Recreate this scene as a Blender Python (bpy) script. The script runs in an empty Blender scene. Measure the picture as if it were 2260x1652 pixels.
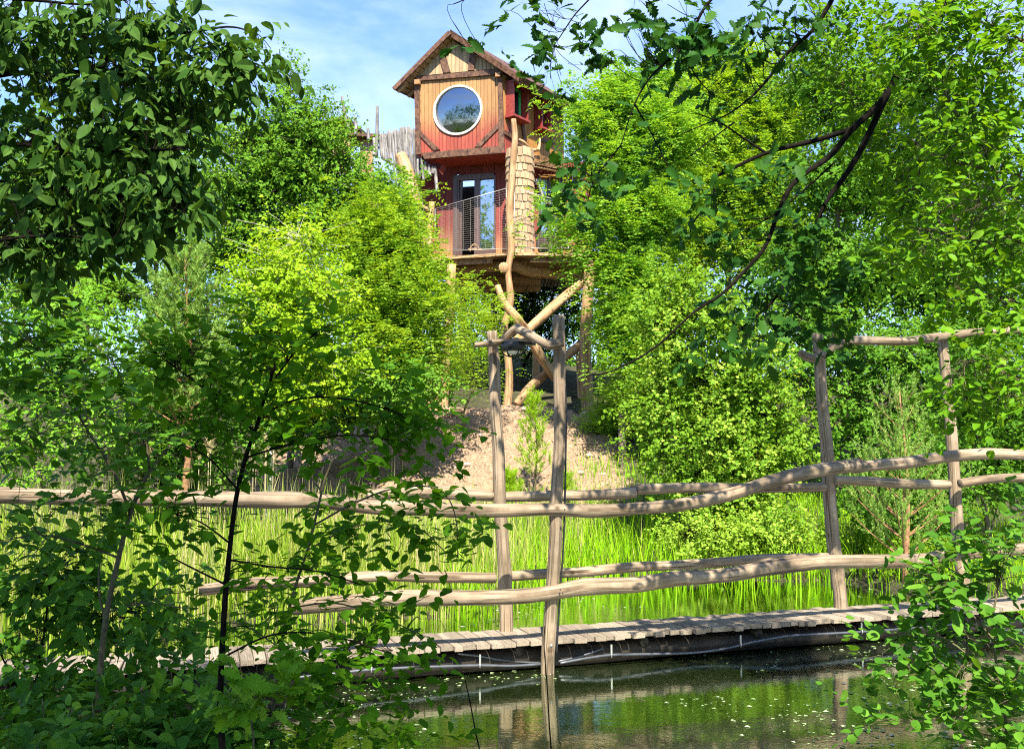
import bpy, math, random
import numpy as np
from mathutils import Matrix, Vector

R = np.random.RandomState(11)
random.seed(5)
S = bpy.context.scene
COL = S.collection
PI = math.pi

# ------------------------------------------------------------------ camera, sky, sun, exposure
F = 2104.7                      # focal length in units of the 2259 x 1652 reading grid
CX, CY, HOR = 1129.5, 826.0, 990.0
EYE = 2.02
PITCH = math.atan((HOR - CY) / F)
cam_d = bpy.data.cameras.new('camera')
cam_d.sensor_width = 36.0
cam_d.lens = 36.0 * F / 2259.0
cam_d.clip_start = 0.05
cam_d.clip_end = 3000
cam = bpy.data.objects.new('camera', cam_d)
COL.objects.link(cam)
cam.location = (0, 0, EYE)
cam.rotation_euler = (PI / 2 + PITCH, 0, 0)
S.camera = cam

SUN_AZ = math.radians(5)       # sun stands behind the camera, a little to the right
SUN_EL = math.radians(52)
w = bpy.data.worlds.new('World')
S.world = w
w.use_nodes = True
nt = w.node_tree
nt.nodes.clear()
wo = nt.nodes.new('ShaderNodeOutputWorld')
bg = nt.nodes.new('ShaderNodeBackground')
sky = nt.nodes.new('ShaderNodeTexSky')
sky.sky_type = 'NISHITA'
sky.sun_disc = False
sky.sun_elevation = SUN_EL
sky.sun_rotation = PI - SUN_AZ
sky.air_density = 1.0
sky.dust_density = 0.3
sky.ozone_density = 2.5
tc = nt.nodes.new('ShaderNodeTexCoord')
mp = nt.nodes.new('ShaderNodeMapping')
mp.inputs['Scale'].default_value = (1.6, 1.6, 4.2)
nz = nt.nodes.new('ShaderNodeTexNoise')
nz.inputs['Scale'].default_value = 2.2
nz.inputs['Detail'].default_value = 7
nz.inputs['Roughness'].default_value = 0.58
nz.inputs['Distortion'].default_value = 0.4
rp = nt.nodes.new('ShaderNodeValToRGB')
rp.color_ramp.elements[0].position = 0.42
rp.color_ramp.elements[0].color = (0.04, 0.04, 0.04, 1)
rp.color_ramp.elements[1].position = 0.70
rp.color_ramp.elements[1].color = (0.8, 0.8, 0.8, 1)
mixc = nt.nodes.new('ShaderNodeMixRGB')
mixc.inputs['Color2'].default_value = (4.0, 4.8, 6.0, 1)
nt.links.new(tc.outputs['Generated'], mp.inputs['Vector'])
nt.links.new(mp.outputs['Vector'], nz.inputs['Vector'])
nt.links.new(nz.outputs['Fac'], rp.inputs['Fac'])
nt.links.new(rp.outputs['Color'], mixc.inputs['Fac'])
tone = nt.nodes.new('ShaderNodeMixRGB')
tone.blend_type = 'MULTIPLY'
tone.inputs['Fac'].default_value = 1.0
tone.inputs['Color2'].default_value = (.95, 1.12, 1.45, 1)
nt.links.new(sky.outputs['Color'], tone.inputs['Color1'])
nt.links.new(tone.outputs['Color'], mixc.inputs['Color1'])
nt.links.new(mixc.outputs['Color'], bg.inputs['Color'])
bg.inputs['Strength'].default_value = 0.08
nt.links.new(bg.outputs['Background'], wo.inputs['Surface'])

sun_d = bpy.data.lights.new('sun', 'SUN')
sun_d.energy = 5.0
sun_d.angle = math.radians(0.6)
sun_d.color = (1.0, 0.93, 0.78)
sun = bpy.data.objects.new('sun', sun_d)
COL.objects.link(sun)
SUNV = Vector((math.sin(SUN_AZ) * math.cos(SUN_EL), -math.cos(SUN_AZ) * math.cos(SUN_EL), math.sin(SUN_EL)))
sun.rotation_euler = SUNV.to_track_quat('Z', 'Y').to_euler()

S.view_settings.view_transform = 'Standard'
S.view_settings.look = 'None'
S.view_settings.exposure = 1.75
S.view_settings.gamma = 1.0
S.render.engine = 'CYCLES'
S.cycles.max_bounces = 9
S.cycles.diffuse_bounces = 6
S.cycles.glossy_bounces = 3
S.cycles.transmission_bounces = 5
S.cycles.transparent_max_bounces = 8
S.cycles.sample_clamp_indirect = 4.0
S.cycles.use_denoising = False
S.cycles.filter_width = 1.15
try:
    S.cycles.denoiser = 'OPENIMAGEDENOISE'
except Exception:
    pass

# ------------------------------------------------------------------ helpers: projection
CP, SP_ = math.cos(PITCH), math.sin(PITCH)
CAM = np.array([0, 0, EYE])


def ray(sx, sy):
    x = (sx - CX) / F
    y = -(sy - CY) / F
    return np.array([x, CP - SP_ * y, SP_ + CP * y])


def at(sx, sy, d):
    r = ray(sx, sy)
    return CAM + r * (d / r[1])


def gp(sx, sy, z):
    r = ray(sx, sy)
    return CAM + r * ((z - EYE) / r[2])


def proj(p):
    """world points (n,3) -> reading-grid x, y, depth along the lens axis"""
    q = np.asarray(p) - CAM
    dep = q[:, 1] * CP + q[:, 2] * SP_
    up = -q[:, 1] * SP_ + q[:, 2] * CP
    dd = np.maximum(dep, 1e-3)
    return CX + F * q[:, 0] / dd, CY - F * up / dd, dep


def norm(v):
    v = np.asarray(v, float)
    n = np.linalg.norm(v, axis=-1, keepdims=True)
    return v / np.maximum(n, 1e-9)


def c1(x, y): return (837.5 + .22038 * x, 43.7 + .22038 * y)
def c2(x, y): return (837.5 + .22038 * x, 327.7 + .22038 * y)
def c3(x, y): return (837.5 + .28657 * x, 619.0 + .28657 * y)
def cf(x, y): return (699.1 + .26461 * x, 182.1 + .26461 * y)


def catmull(pts, n=6):
    p = np.asarray(pts, float)
    if len(p) < 3:
        t = np.linspace(0, 1, n + 1)[:, None]
        return p[0] * (1 - t) + p[-1] * t
    q = np.vstack([2 * p[0] - p[1], p, 2 * p[-1] - p[-2]])
    out = []
    for i in range(1, len(q) - 2):
        for k in range(n):
            t = k / n
            a, b, c, d = q[i - 1], q[i], q[i + 1], q[i + 2]
            out.append(.5 * ((2 * b) + (-a + c) * t + (2 * a - 5 * b + 4 * c - d) * t * t + (-a + 3 * b - 3 * c + d) * t ** 3))
    out.append(p[-1])
    return np.array(out)


# ------------------------------------------------------------------ helpers: meshes and objects
class MB:
    def __init__(self):
        self.v, self.f, self.t, self.uv, self.n = [], [], [], [], 0

    def add(self, verts, faces, tint=None, uv=None):
        """verts (n,3); faces: list of int arrays (m,k); uv: per vertex (n,2)"""
        verts = np.asarray(verts, float)
        self.v.append(verts)
        for f in faces:
            f = np.asarray(f, np.int64)
            if f.size:
                self.f.append(f + self.n)
        self.t.append(np.zeros(len(verts)) if tint is None else np.broadcast_to(np.asarray(tint, float), (len(verts),)))
        self.uv.append(np.zeros((len(verts), 2)) if uv is None else np.asarray(uv, float))
        self.n += len(verts)
        return self

    def mesh(self, name, off=(0, 0, 0), smooth=False):
        v = np.vstack(self.v) - np.asarray(off)
        me = bpy.data.meshes.new(name)
        me.vertices.add(len(v))
        me.vertices.foreach_set('co', v.astype(np.float32).ravel())
        loops = np.concatenate([f.ravel() for f in self.f]).astype(np.int32)
        sizes = np.concatenate([np.full(len(f), f.shape[1], np.int32) for f in self.f])
        starts = np.concatenate([[0], np.cumsum(sizes)[:-1]]).astype(np.int32)
        me.loops.add(len(loops))
        me.loops.foreach_set('vertex_index', loops)
        me.polygons.add(len(sizes))
        me.polygons.foreach_set('loop_start', starts)
        me.polygons.foreach_set('loop_total', sizes)
        me.polygons.foreach_set('use_smooth', np.full(len(sizes), bool(smooth)))
        me.update(calc_edges=True)
        at_ = me.attributes.new('tint', 'FLOAT', 'POINT')
        at_.data.foreach_set('value', np.concatenate(self.t).astype(np.float32))
        uvs = np.vstack(self.uv)
        if np.any(uvs):
            ul = me.uv_layers.new(name='UVMap')
            ul.data.foreach_set('uv', uvs[loops].astype(np.float32).ravel())
        return me


def link(name, me, mat, parent=None, loc=None):
    o = bpy.data.objects.new(name, me)
    COL.objects.link(o)
    if mat is not None and me is not None and not me.materials:
        me.materials.append(mat)
    if parent is not None:
        o.parent = parent
    if loc is not None:
        o.location = loc
    return o


def origin(o):
    """world position of an un-rotated parent chain"""
    p = np.zeros(3)
    while o is not None:
        p += np.array(o.location)
        o = o.parent
    return p


def build(mb, name, mat, parent=None, smooth=False):
    off = origin(parent) if parent is not None else (0, 0, 0)
    return link(name, mb.mesh(name, off, smooth), mat, parent)


def tag(o, label, cat, group=None):
    o['label'] = label
    o['category'] = cat
    if group:
        o['group'] = group
    return o


def thing(name, label, cat, loc, group=None):
    o = link(name, None, None, None, tuple(float(c) for c in loc))
    o.empty_display_size = .2
    return tag(o, label, cat, group)


def sub(name, parent):
    o = link(name, None, None, parent)
    o.empty_display_size = .1
    return o


def kind(o, k):
    o['kind'] = k
    return o


def tube_arrays(pts, rad, sides=8, cap=True, wob=0.0, rng=R, flat=1.0):
    p = np.asarray(pts, float)
    n = len(p)
    rad = np.broadcast_to(np.asarray(rad, float), (n,))
    tan = norm(np.gradient(p, axis=0))
    a = np.array([0, 0, 1.0]) if abs(tan[0][2]) < .9 else np.array([1.0, 0, 0])
    u = norm(np.cross(tan[0], a))
    U = [u]
    for i in range(1, n):
        u = u - tan[i] * np.dot(u, tan[i])
        u = norm(u)
        U.append(u)
    U = np.array(U)
    V = np.cross(tan, U)
    ang = np.linspace(0, 2 * PI, sides, endpoint=False)
    rr = rad[:, None] * np.ones((1, sides))
    if wob:
        ph = rng.rand(3) * 6
        s = np.arange(n)[:, None]
        rr = rr * (1 + wob * (np.sin(ang * 2 + ph[0] + s * .55) * .6 + np.sin(ang * 3 + ph[1] - s * .8) * .4) + wob * .6 * rng.randn(n, sides) * .5)
    v = p[:, None, :] + (np.cos(ang)[None, :, None] * U[:, None, :] * flat + np.sin(ang)[None, :, None] * V[:, None, :]) * rr[:, :, None]
    v = v.reshape(-1, 3)
    i = np.arange(n - 1)[:, None] * sides
    k = np.arange(sides)[None, :]
    k2 = (k + 1) % sides
    q = np.stack([i + k, i + k2, i + sides + k2, i + sides + k], -1).reshape(-1, 4)
    ln = np.concatenate([[0], np.cumsum(np.linalg.norm(np.diff(p, axis=0), axis=1))])
    tri = 1 - np.abs(np.linspace(-1, 1, sides))
    uv = np.stack([np.broadcast_to(tri[None, :] * PI * rad.mean(), (n, sides)), np.broadcast_to(ln[:, None] + 0.01, (n, sides))], -1).reshape(-1, 2)
    faces = [q]
    if cap:
        faces.append(np.arange(sides)[None, ::-1])
        faces.append((np.arange(sides) + (n - 1) * sides)[None, :])
    return v, faces, uv


def log(name, spts, parent, mat, r, dfun=None, sides=10, n=5, wob=.05, world=False, taper=None):
    """a natural round timber through picture points (sx, sy[, depth]) or world points"""
    if world:
        p = np.asarray(spts, float)
    else:
        p = np.array([at(q[0], q[1], q[2] if len(q) > 2 else dfun(q[0])) for q in spts])
    rr = np.broadcast_to(np.asarray(r, float), (len(p),))
    pc = catmull(p, n)
    rc = np.interp(np.linspace(0, 1, len(pc)), np.linspace(0, 1, len(rr)), rr)
    # rounded sawn ends
    e = rc[0] * .25
    pc = np.vstack([pc[0] - norm(pc[1] - pc[0]) * e * .4, pc, pc[-1] + norm(pc[-1] - pc[-2]) * e * .4])
    rc = np.concatenate([[rc[0] * .88], rc, [rc[-1] * .88]])
    v, f, uv = tube_arrays(pc, rc, sides, True, wob)
    o = build(MB().add(v, f, 0, uv), name, mat, parent, True)
    return o


def box_arrays(c, ex, ey, ez):
    c, ex, ey, ez = (np.asarray(k, float) for k in (c, ex, ey, ez))
    v = [c + sx * ex + sy * ey + sz * ez for sx in (-1, 1) for sy in (-1, 1) for sz in (-1, 1)]
    f = np.array([[0, 1, 3, 2], [4, 6, 7, 5], [0, 4, 5, 1], [2, 3, 7, 6], [0, 2, 6, 4], [1, 5, 7, 3]])
    return np.array(v), [f]


class Plane:
    """an upright wall plane: origin, direction along it (left to right as seen), outward normal"""
    def __init__(self, o, eu, n0=0.0):
        self.o = np.asarray(o, float)
        self.u = norm(np.array([eu[0], eu[1], 0.0]))
        self.n = np.array([self.u[1], -self.u[0], 0.0])
        self.o = self.o + self.n * n0

    def px(self, s, n=0.0):
        r = ray(*s)
        o = self.o + self.n * n
        t = np.dot(o - CAM, self.n) / np.dot(r, self.n)
        p = CAM + r * t
        return np.array([np.dot(p - self.o, self.u), p[2]])

    def w(self, u, z, n=0.0):
        return np.array([self.o[0] + self.u[0] * u + self.n[0] * n, self.o[1] + self.u[1] * u + self.n[1] * n, z])

    def prism(self, poly, n0, n1):
        k = len(poly)
        v = [self.w(a, b, n1) for a, b in poly] + [self.w(a, b, n0) for a, b in poly]
        f = [np.arange(k)[None, :], np.arange(2 * k - 1, k - 1, -1)[None, :]]
        i = np.arange(k)
        j = (i + 1) % k
        f.append(np.stack([j, i, i + k, j + k], -1))
        return np.array(v), f

    def ppx(self, spts, n0, n1):
        return self.prism([self.px(s, n1) for s in spts], n0, n1)


# ------------------------------------------------------------------ materials
def mat_new(name):
    m = bpy.data.materials.new(name)
    m.use_nodes = True
    t = m.node_tree
    t.nodes.clear()
    out = t.nodes.new('ShaderNodeOutputMaterial')
    return m, t, out


def N(t, kind_, **kw):
    n = t.nodes.new('ShaderNode' + kind_)
    for k, v in kw.items():
        if hasattr(n, k) and k not in n.inputs:
            setattr(n, k, v)
        else:
            n.inputs[k].default_value = v
    return n


def ramp(t, stops):
    n = t.nodes.new('ShaderNodeValToRGB')
    e = n.color_ramp.elements
    while len(e) < len(stops):
        e.new(.5)
    for k, (p, c) in zip(e, stops):
        k.position = p
        k.color = (*c, 1)
    return n


def leaf_mat(name, dark, mid, light, transl=.35, rough=.45, spec=.35, tr_boost=(1.5, 1.25, .45)):
    m, t, out = mat_new(name)
    L = t.links.new
    a = N(t, 'Attribute', attribute_name='tint')
    oi = N(t, 'ObjectInfo')
    add = N(t, 'Math', operation='ADD')
    L(a.outputs['Fac'], add.inputs[0])
    L(oi.outputs['Random'], add.inputs[1])
    fr = N(t, 'Math', operation='FRACT')
    L(add.outputs[0], fr.inputs[0])
    rp_ = ramp(t, [(0, dark), (.55, mid), (1, light)])
    L(fr.outputs[0], rp_.inputs['Fac'])
    # fine mottling and veins give each blade some relief
    geo = N(t, 'NewGeometry')
    nz_ = N(t, 'TexNoise', Scale=9.0, Detail=3.0)
    L(geo.outputs['Position'], nz_.inputs['Vector'])
    mx = N(t, 'MixRGB', blend_type='MULTIPLY')
    mx.inputs['Fac'].default_value = .5
    r2 = ramp(t, [(.3, (.62, .66, .6)), (.7, (1.12, 1.1, 1.0))])
    L(nz_.outputs['Fac'], r2.inputs['Fac'])
    L(rp_.outputs['Color'], mx.inputs['Color1'])
    L(r2.outputs['Color'], mx.inputs['Color2'])
    pr = N(t, 'BsdfPrincipled', Roughness=rough)
    pr.inputs['Specular IOR Level'].default_value = spec * .4
    L(mx.outputs['Color'], pr.inputs['Base Color'])
    tr = N(t, 'BsdfTranslucent')
    tb = N(t, 'MixRGB', blend_type='MULTIPLY')
    tb.inputs['Fac'].default_value = 1
    tb.inputs['Color2'].default_value = (*tr_boost, 1)
    L(mx.outputs['Color'], tb.inputs['Color1'])
    L(tb.outputs['Color'], tr.inputs['Color'])
    mix = N(t, 'MixShader')
    mix.inputs['Fac'].default_value = transl
    L(pr.outputs[0], mix.inputs[1])
    L(tr.outputs[0], mix.inputs[2])
    L(mix.outputs[0], out.inputs['Surface'])
    return m


def wood_mat(name, base, dark, light, coord='UV', scale=(60, 2.2, 1), rough=.75, vary=.25, stain=.35, bump=.25, stain_col=None, noise2=2.5):
    """timber: long grain, per-piece tone, blotchy weathering"""
    m, t, out = mat_new(name)
    L = t.links.new
    c = N(t, 'TexCoord')
    mp_ = N(t, 'Mapping')
    mp_.inputs['Scale'].default_value = scale
    oi = N(t, 'ObjectInfo')
    va = N(t, 'VectorMath', operation='ADD')
    sc = N(t, 'VectorMath', operation='SCALE')
    sc.inputs['Scale'].default_value = 37.0
    cv = N(t, 'CombineXYZ')
    L(oi.outputs['Random'], cv.inputs[0])
    L(oi.outputs['Random'], cv.inputs[1])
    L(cv.outputs[0], sc.inputs[0])
    L(c.outputs[coord], va.inputs[0])
    L(sc.outputs['Vector'], va.inputs[1])
    L(va.outputs['Vector'], mp_.inputs['Vector'])
    n1 = N(t, 'TexNoise', Scale=1.0, Detail=5.0, Roughness=.62, Distortion=.5)
    L(mp_.outputs['Vector'], n1.inputs['Vector'])
    r1 = ramp(t, [(.36, dark), (.49, base), (.64, light)])
    L(n1.outputs['Fac'], r1.inputs['Fac'])
    n2 = N(t, 'TexNoise', Scale=noise2, Detail=4.0, Roughness=.6)
    L(va.outputs['Vector'], n2.inputs['Vector'])
    r2 = ramp(t, [(.42, (0, 0, 0)), (.66, (1, 1, 1))])
    L(n2.outputs['Fac'], r2.inputs['Fac'])
    st = N(t, 'Math', operation='MULTIPLY')
    st.inputs[1].default_value = stain
    L(r2.outputs['Color'], st.inputs[0])
    mx = N(t, 'MixRGB')
    mx.inputs['Color2'].default_value = (*(stain_col or tuple(x * .45 for x in dark)), 1)
    L(st.outputs[0], mx.inputs['Fac'])
    L(r1.outputs['Color'], mx.inputs['Color1'])
    hv = N(t, 'HueSaturation')
    mr = N(t, 'MapRange')
    mr.inputs['To Min'].default_value = 1 - vary
    mr.inputs['To Max'].default_value = 1 + vary
    L(oi.outputs['Random'], mr.inputs['Value'])
    L(mr.outputs[0], hv.inputs['Value'])
    L(mx.outputs['Color'], hv.inputs['Color'])
    mpc = N(t, 'Mapping')
    mpc.inputs['Scale'].default_value = (scale[0] * 1.6, scale[1] * .45, scale[2] * (.45 if coord == 'Object' else 1))
    L(va.outputs['Vector'], mpc.inputs['Vector'])
    n4 = N(t, 'TexNoise', Scale=1.0, Detail=2.0, Roughness=.5)
    L(mpc.outputs['Vector'], n4.inputs['Vector'])
    r4 = ramp(t, [(.60, (1, 1, 1)), (.67, (.28, .24, .2))])
    L(n4.outputs['Fac'], r4.inputs['Fac'])
    m5 = N(t, 'MixRGB', blend_type='MULTIPLY')
    m5.inputs['Fac'].default_value = .85
    L(hv.outputs['Color'], m5.inputs['Color1'])
    L(r4.outputs['Color'], m5.inputs['Color2'])
    vo = N(t, 'TexVoronoi', Scale=1.0)
    mpk = N(t, 'Mapping')
    mpk.inputs['Scale'].default_value = (9, 3.2, 3.2)
    L(va.outputs['Vector'], mpk.inputs['Vector'])
    L(mpk.outputs['Vector'], vo.inputs['Vector'])
    r5 = ramp(t, [(.05, (.3, .24, .19)), (.12, (1, 1, 1))])
    L(vo.outputs['Distance'], r5.inputs['Fac'])
    m6 = N(t, 'MixRGB', blend_type='MULTIPLY')
    m6.inputs['Fac'].default_value = .8
    L(m5.outputs['Color'], m6.inputs['Color1'])
    L(r5.outputs['Color'], m6.inputs['Color2'])
    pr = N(t, 'BsdfPrincipled', Roughness=rough)
    pr.inputs['Specular IOR Level'].default_value = .25
    L(m6.outputs['Color'], pr.inputs['Base Color'])
    bp = N(t, 'Bump', Strength=bump, Distance=.01)
    hsum = N(t, 'Math', operation='MULTIPLY_ADD')
    hsum.inputs[1].default_value = 1.0
    L(n1.outputs['Fac'], hsum.inputs[0])
    L(r4.outputs['Color'], hsum.inputs[2])
    L(hsum.outputs[0], bp.inputs['Height'])
    L(bp.outputs[0], pr.inputs['Normal'])
    L(pr.outputs[0], out.inputs['Surface'])
    return m


def paint_mat(name, low, high, z0, z1, scale=(45, 45, 2.4), vary=.16, rough=.6):
    """boards painted in a wash that runs from one colour at the foot to another at the top"""
    m, t, out = mat_new(name)
    L = t.links.new
    geo = N(t, 'NewGeometry')
    sp = N(t, 'SeparateXYZ')
    L(geo.outputs['Position'], sp.inputs[0])
    oi = N(t, 'ObjectInfo')
    c = N(t, 'TexCoord')
    mp_ = N(t, 'Mapping')
    mp_.inputs['Scale'].default_value = scale
    L(geo.outputs['Position'], mp_.inputs['Vector'])
    n1 = N(t, 'TexNoise', Scale=1.0, Detail=5.0, Roughness=.6)
    L(mp_.outputs['Vector'], n1.inputs['Vector'])
    ns = N(t, 'MapRange')
    ns.inputs['To Min'].default_value = -.22
    ns.inputs['To Max'].default_value = .22
    L(n1.outputs['Fac'], ns.inputs['Value'])
    zz = N(t, 'Math', operation='ADD')
    L(sp.outputs['Z'], zz.inputs[0])
    L(ns.outputs[0], zz.inputs[1])
    rj = N(t, 'MapRange')
    rj.inputs['To Min'].default_value = -.12
    rj.inputs['To Max'].default_value = .12
    L(oi.outputs['Random'], rj.inputs['Value'])
    z2 = N(t, 'Math', operation='ADD')
    L(zz.outputs[0], z2.inputs[0])
    L(rj.outputs[0], z2.inputs[1])
    mr = N(t, 'MapRange')
    mr.interpolation_type = 'SMOOTHSTEP'
    mr.inputs['From Min'].default_value = z0
    mr.inputs['From Max'].default_value = z1
    L(z2.outputs[0], mr.inputs['Value'])
    mx = N(t, 'MixRGB')
    mx.inputs['Color1'].default_value = (*low, 1)
    mx.inputs['Color2'].default_value = (*high, 1)
    L(mr.outputs[0], mx.inputs['Fac'])
    r1 = ramp(t, [(.28, (.5, .46, .44)), (.5, (.95, .95, .95)), (.75, (1.2, 1.18, 1.12))])
    L(n1.outputs['Fac'], r1.inputs['Fac'])
    m2 = N(t, 'MixRGB', blend_type='MULTIPLY')
    m2.inputs['Fac'].default_value = .8
    L(mx.outputs['Color'], m2.inputs['Color1'])
    L(r1.outputs['Color'], m2.inputs['Color2'])
    # knots
    vo = N(t, 'TexVoronoi', Scale=1.0)
    mp2 = N(t, 'Mapping')
    mp2.inputs['Scale'].default_value = (7, 7, 3.2)
    L(geo.outputs['Position'], mp2.inputs['Vector'])
    L(mp2.outputs['Vector'], vo.inputs['Vector'])
    kr = ramp(t, [(.06, (.35, .25, .2)), (.13, (1, 1, 1))])
    L(vo.outputs['Distance'], kr.inputs['Fac'])
    m3 = N(t, 'MixRGB', blend_type='MULTIPLY')
    m3.inputs['Fac'].default_value = .7
    L(m2.outputs['Color'], m3.inputs['Color1'])
    L(kr.outputs['Color'], m3.inputs['Color2'])
    hv = N(t, 'HueSaturation')
    m4 = N(t, 'MapRange')
    m4.inputs['To Min'].default_value = 1 - vary
    m4.inputs['To Max'].default_value = 1 + vary
    L(oi.outputs['Random'], m4.inputs['Value'])
    L(m4.outputs[0], hv.inputs['Value'])
    L(m3.outputs['Color'], hv.inputs['Color'])
    pr = N(t, 'BsdfPrincipled', Roughness=rough)
    pr.inputs['Specular IOR Level'].default_value = .3
    L(hv.outputs['Color'], pr.inputs['Base Color'])
    bp = N(t, 'Bump', Strength=.3, Distance=.01)
    L(n1.outputs['Fac'], bp.inputs['Height'])
    L(bp.outputs[0], pr.inputs['Normal'])
    L(pr.outputs[0], out.inputs['Surface'])
    return m


def plain(name, col, rough=.5, metal=0.0, spec=.5, noise=.0, nscale=20):
    m, t, out = mat_new(name)
    pr = N(t, 'BsdfPrincipled', Roughness=rough, Metallic=metal)
    pr.inputs['Specular IOR Level'].default_value = spec
    pr.inputs['Base Color'].default_value = (*col, 1)
    if noise:
        geo = N(t, 'NewGeometry')
        n1 = N(t, 'TexNoise', Scale=nscale, Detail=4.0)
        t.links.new(geo.outputs['Position'], n1.inputs['Vector'])
        r1 = ramp(t, [(.3, tuple(c * (1 - noise) for c in col)), (.7, tuple(min(1, c * (1 + noise)) for c in col))])
        t.links.new(n1.outputs['Fac'], r1.inputs['Fac'])
        t.links.new(r1.outputs['Color'], pr.inputs['Base Color'])
    t.links.new(pr.outputs[0], out.inputs['Surface'])
    return m


def glass_mat(name, tint=(.02, .025, .03), refl=.55, trans=.35):
    """window pane: mirror reflection over a see-through tinted sheet"""
    m, t, out = mat_new(name)
    L = t.links.new
    gl = N(t, 'BsdfGlossy', Roughness=.015)
    gl.inputs['Color'].default_value = (.78, .88, 1, 1)
    tr = N(t, 'BsdfTransparent')
    tr.inputs['Color'].default_value = (trans, trans, trans, 1)
    df = N(t, 'BsdfDiffuse')
    df.inputs['Color'].default_value = (*tint, 1)
    m1 = N(t, 'MixShader')
    m1.inputs['Fac'].default_value = .25
    L(tr.outputs[0], m1.inputs[1])
    L(df.outputs[0], m1.inputs[2])
    m2 = N(t, 'MixShader')
    m2.inputs['Fac'].default_value = refl
    L(m1.outputs[0], m2.inputs[1])
    L(gl.outputs[0], m2.inputs[2])
    L(m2.outputs[0], out.inputs['Surface'])
    return m


M = {}
M['bridge_wood'] = wood_mat('weathered_bridge_log', (0.2337, 0.1722, 0.1148), (0.1066, 0.0722, 0.0451), (0.3280, 0.2583, 0.1845), 'UV', (48, 1.6, 1), .85, .12, .55, .7, (0.1066, 0.0836, 0.0541), 2.6)
M['plank'] = wood_mat('weathered_plank', (0.2400, 0.1960, 0.1480), (0.1200, 0.0880, 0.0640), (0.3200, 0.2680, 0.2120), 'Object', (26, 1.6, 10), .85, .26, .4, .4, (0.1120, 0.0880, 0.0640), 3.0)
M['peeled'] = wood_mat('peeled_log', (0.374, 0.230, 0.119), (0.216, 0.112, 0.050), (0.475, 0.324, 0.187), 'UV', (34, 1.3, 1), .65, .10, .30, .3, (0.245, 0.122, 0.050), 1.3)
M['grey_stick'] = wood_mat('silvered_stick', (0.171, 0.159, 0.154), (0.095, 0.086, 0.083), (0.247, 0.233, 0.223), 'UV', (60, 3, 1), .85, .25, .25, .2)
M['beam'] = wood_mat('brown_beam', (0.097, 0.045, 0.026), (0.047, 0.022, 0.014), (0.151, 0.076, 0.043), 'Object', (9, 9, 9), .6, .12, .25, .3)
M['shingle'] = wood_mat('shingle', (0.360, 0.248, 0.144), (0.216, 0.130, 0.065), (0.461, 0.338, 0.216), 'Object', (40, 40, 3), .8, .2, .15, .25)
M['lumber'] = wood_mat('fresh_lumber', (0.360, 0.238, 0.122), (0.216, 0.122, 0.058), (0.446, 0.324, 0.187), 'Object', (5, 5, 30), .7, .18, .15, .2)
M['soffit'] = wood_mat('soffit', (0.302, 0.173, 0.079), (0.180, 0.094, 0.043), (0.360, 0.230, 0.122), 'Object', (8, 8, 8), .7, .15, .1, .2)
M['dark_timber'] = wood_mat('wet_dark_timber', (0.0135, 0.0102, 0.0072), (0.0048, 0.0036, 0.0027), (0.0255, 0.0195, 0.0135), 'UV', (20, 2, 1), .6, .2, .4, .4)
M['red'] = plain('red_stain', (0.216, 0.032, 0.022), .5, 0, .4, .35, 14)
M['white'] = plain('white_metal_frame', (.78, .72, .66), .5, 0, .5, .08, 8)
M['green'] = plain('green_paint', (.05, .42, .12), .45, 0, .5, .1, 9)
M['door_frame'] = plain('dark_brown_frame', (.075, .045, .04), .4, 0, .5, .2, 10)
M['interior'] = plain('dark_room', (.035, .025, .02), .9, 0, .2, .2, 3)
M['glass'] = glass_mat('window_glass', (.005, .005, .007), .25, .15)
M['glass_door'] = glass_mat('door_glass', (.012, .02, .04), .5, .3)
M['steel'] = plain('steel_wire', (.40, .38, .35), .4, .5, .5)
M['black'] = plain('black_plastic', (.008, .008, .009), .4, 0, .5)
M['lens'] = plain('opal_lens', (.75, .77, .72), .3, 0, .5)
M['pipe'] = plain('grey_pipe', (.06, .066, .08), .4, .1, .6, .2, 12)
M['bracket'] = plain('galvanised_bracket', (.36, .36, .33), .4, .7, .5)
M['cable'] = plain('black_cable', (.010, .010, .012), .45)
M['plaster'] = plain('lamp_shade_metal', (.7, .68, .62), .35, .6, .5)
M['bark'] = plain('grey_bark', (.13, .105, .08), .9, 0, .2, .4, 25)
M['bark_dark'] = plain('dark_bark', (.009, .0075, .006), .95, 0, .05, .45, 30)  # near black: shade on the oak limbs is put into this colour
M['bark_green'] = plain('green_stem_bark', (.10, .085, .045), .8, 0, .2, .4, 35)
M['bark_birch'] = plain('pale_birch_bark', (.55, .5, .42), .8, 0, .2, .3, 8)
M['bark_pine'] = plain('pine_bark', (.22, .12, .06), .9, 0, .2, .4, 20)

M['leaf_birch'] = leaf_mat('birch_leaf', (.08, .19, .018), (.15, .31, .03), (.25, .42, .05), .38, .55, .12)
M['leaf_yellow'] = leaf_mat('yellow_birch_leaf', (.18, .33, .012), (.27, .44, .02), (.36, .52, .04), .42, .55, .15)
M['leaf_locust'] = leaf_mat('locust_leaf', (.15, .295, .022), (.235, .41, .034), (.33, .50, .055), .46, .6, .08)
M['leaf_locust2'] = leaf_mat('locust_leaf_fresh', (.125, .295, .028), (.20, .41, .042), (.29, .50, .065), .46, .6, .08)
M['leaf_alder'] = leaf_mat('alder_leaf', (.13, .275, .022), (.225, .385, .035), (.34, .48, .07), .44, .5, .2)
M['leaf_mid'] = leaf_mat('mixed_leaf', (.06, .165, .016), (.105, .25, .024), (.185, .35, .045), .40, .55, .15)
M['leaf_dark'] = leaf_mat('dark_needle', (.018, .062, .014), (.034, .10, .02), (.06, .14, .03), .18, .5, .2)
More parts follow.
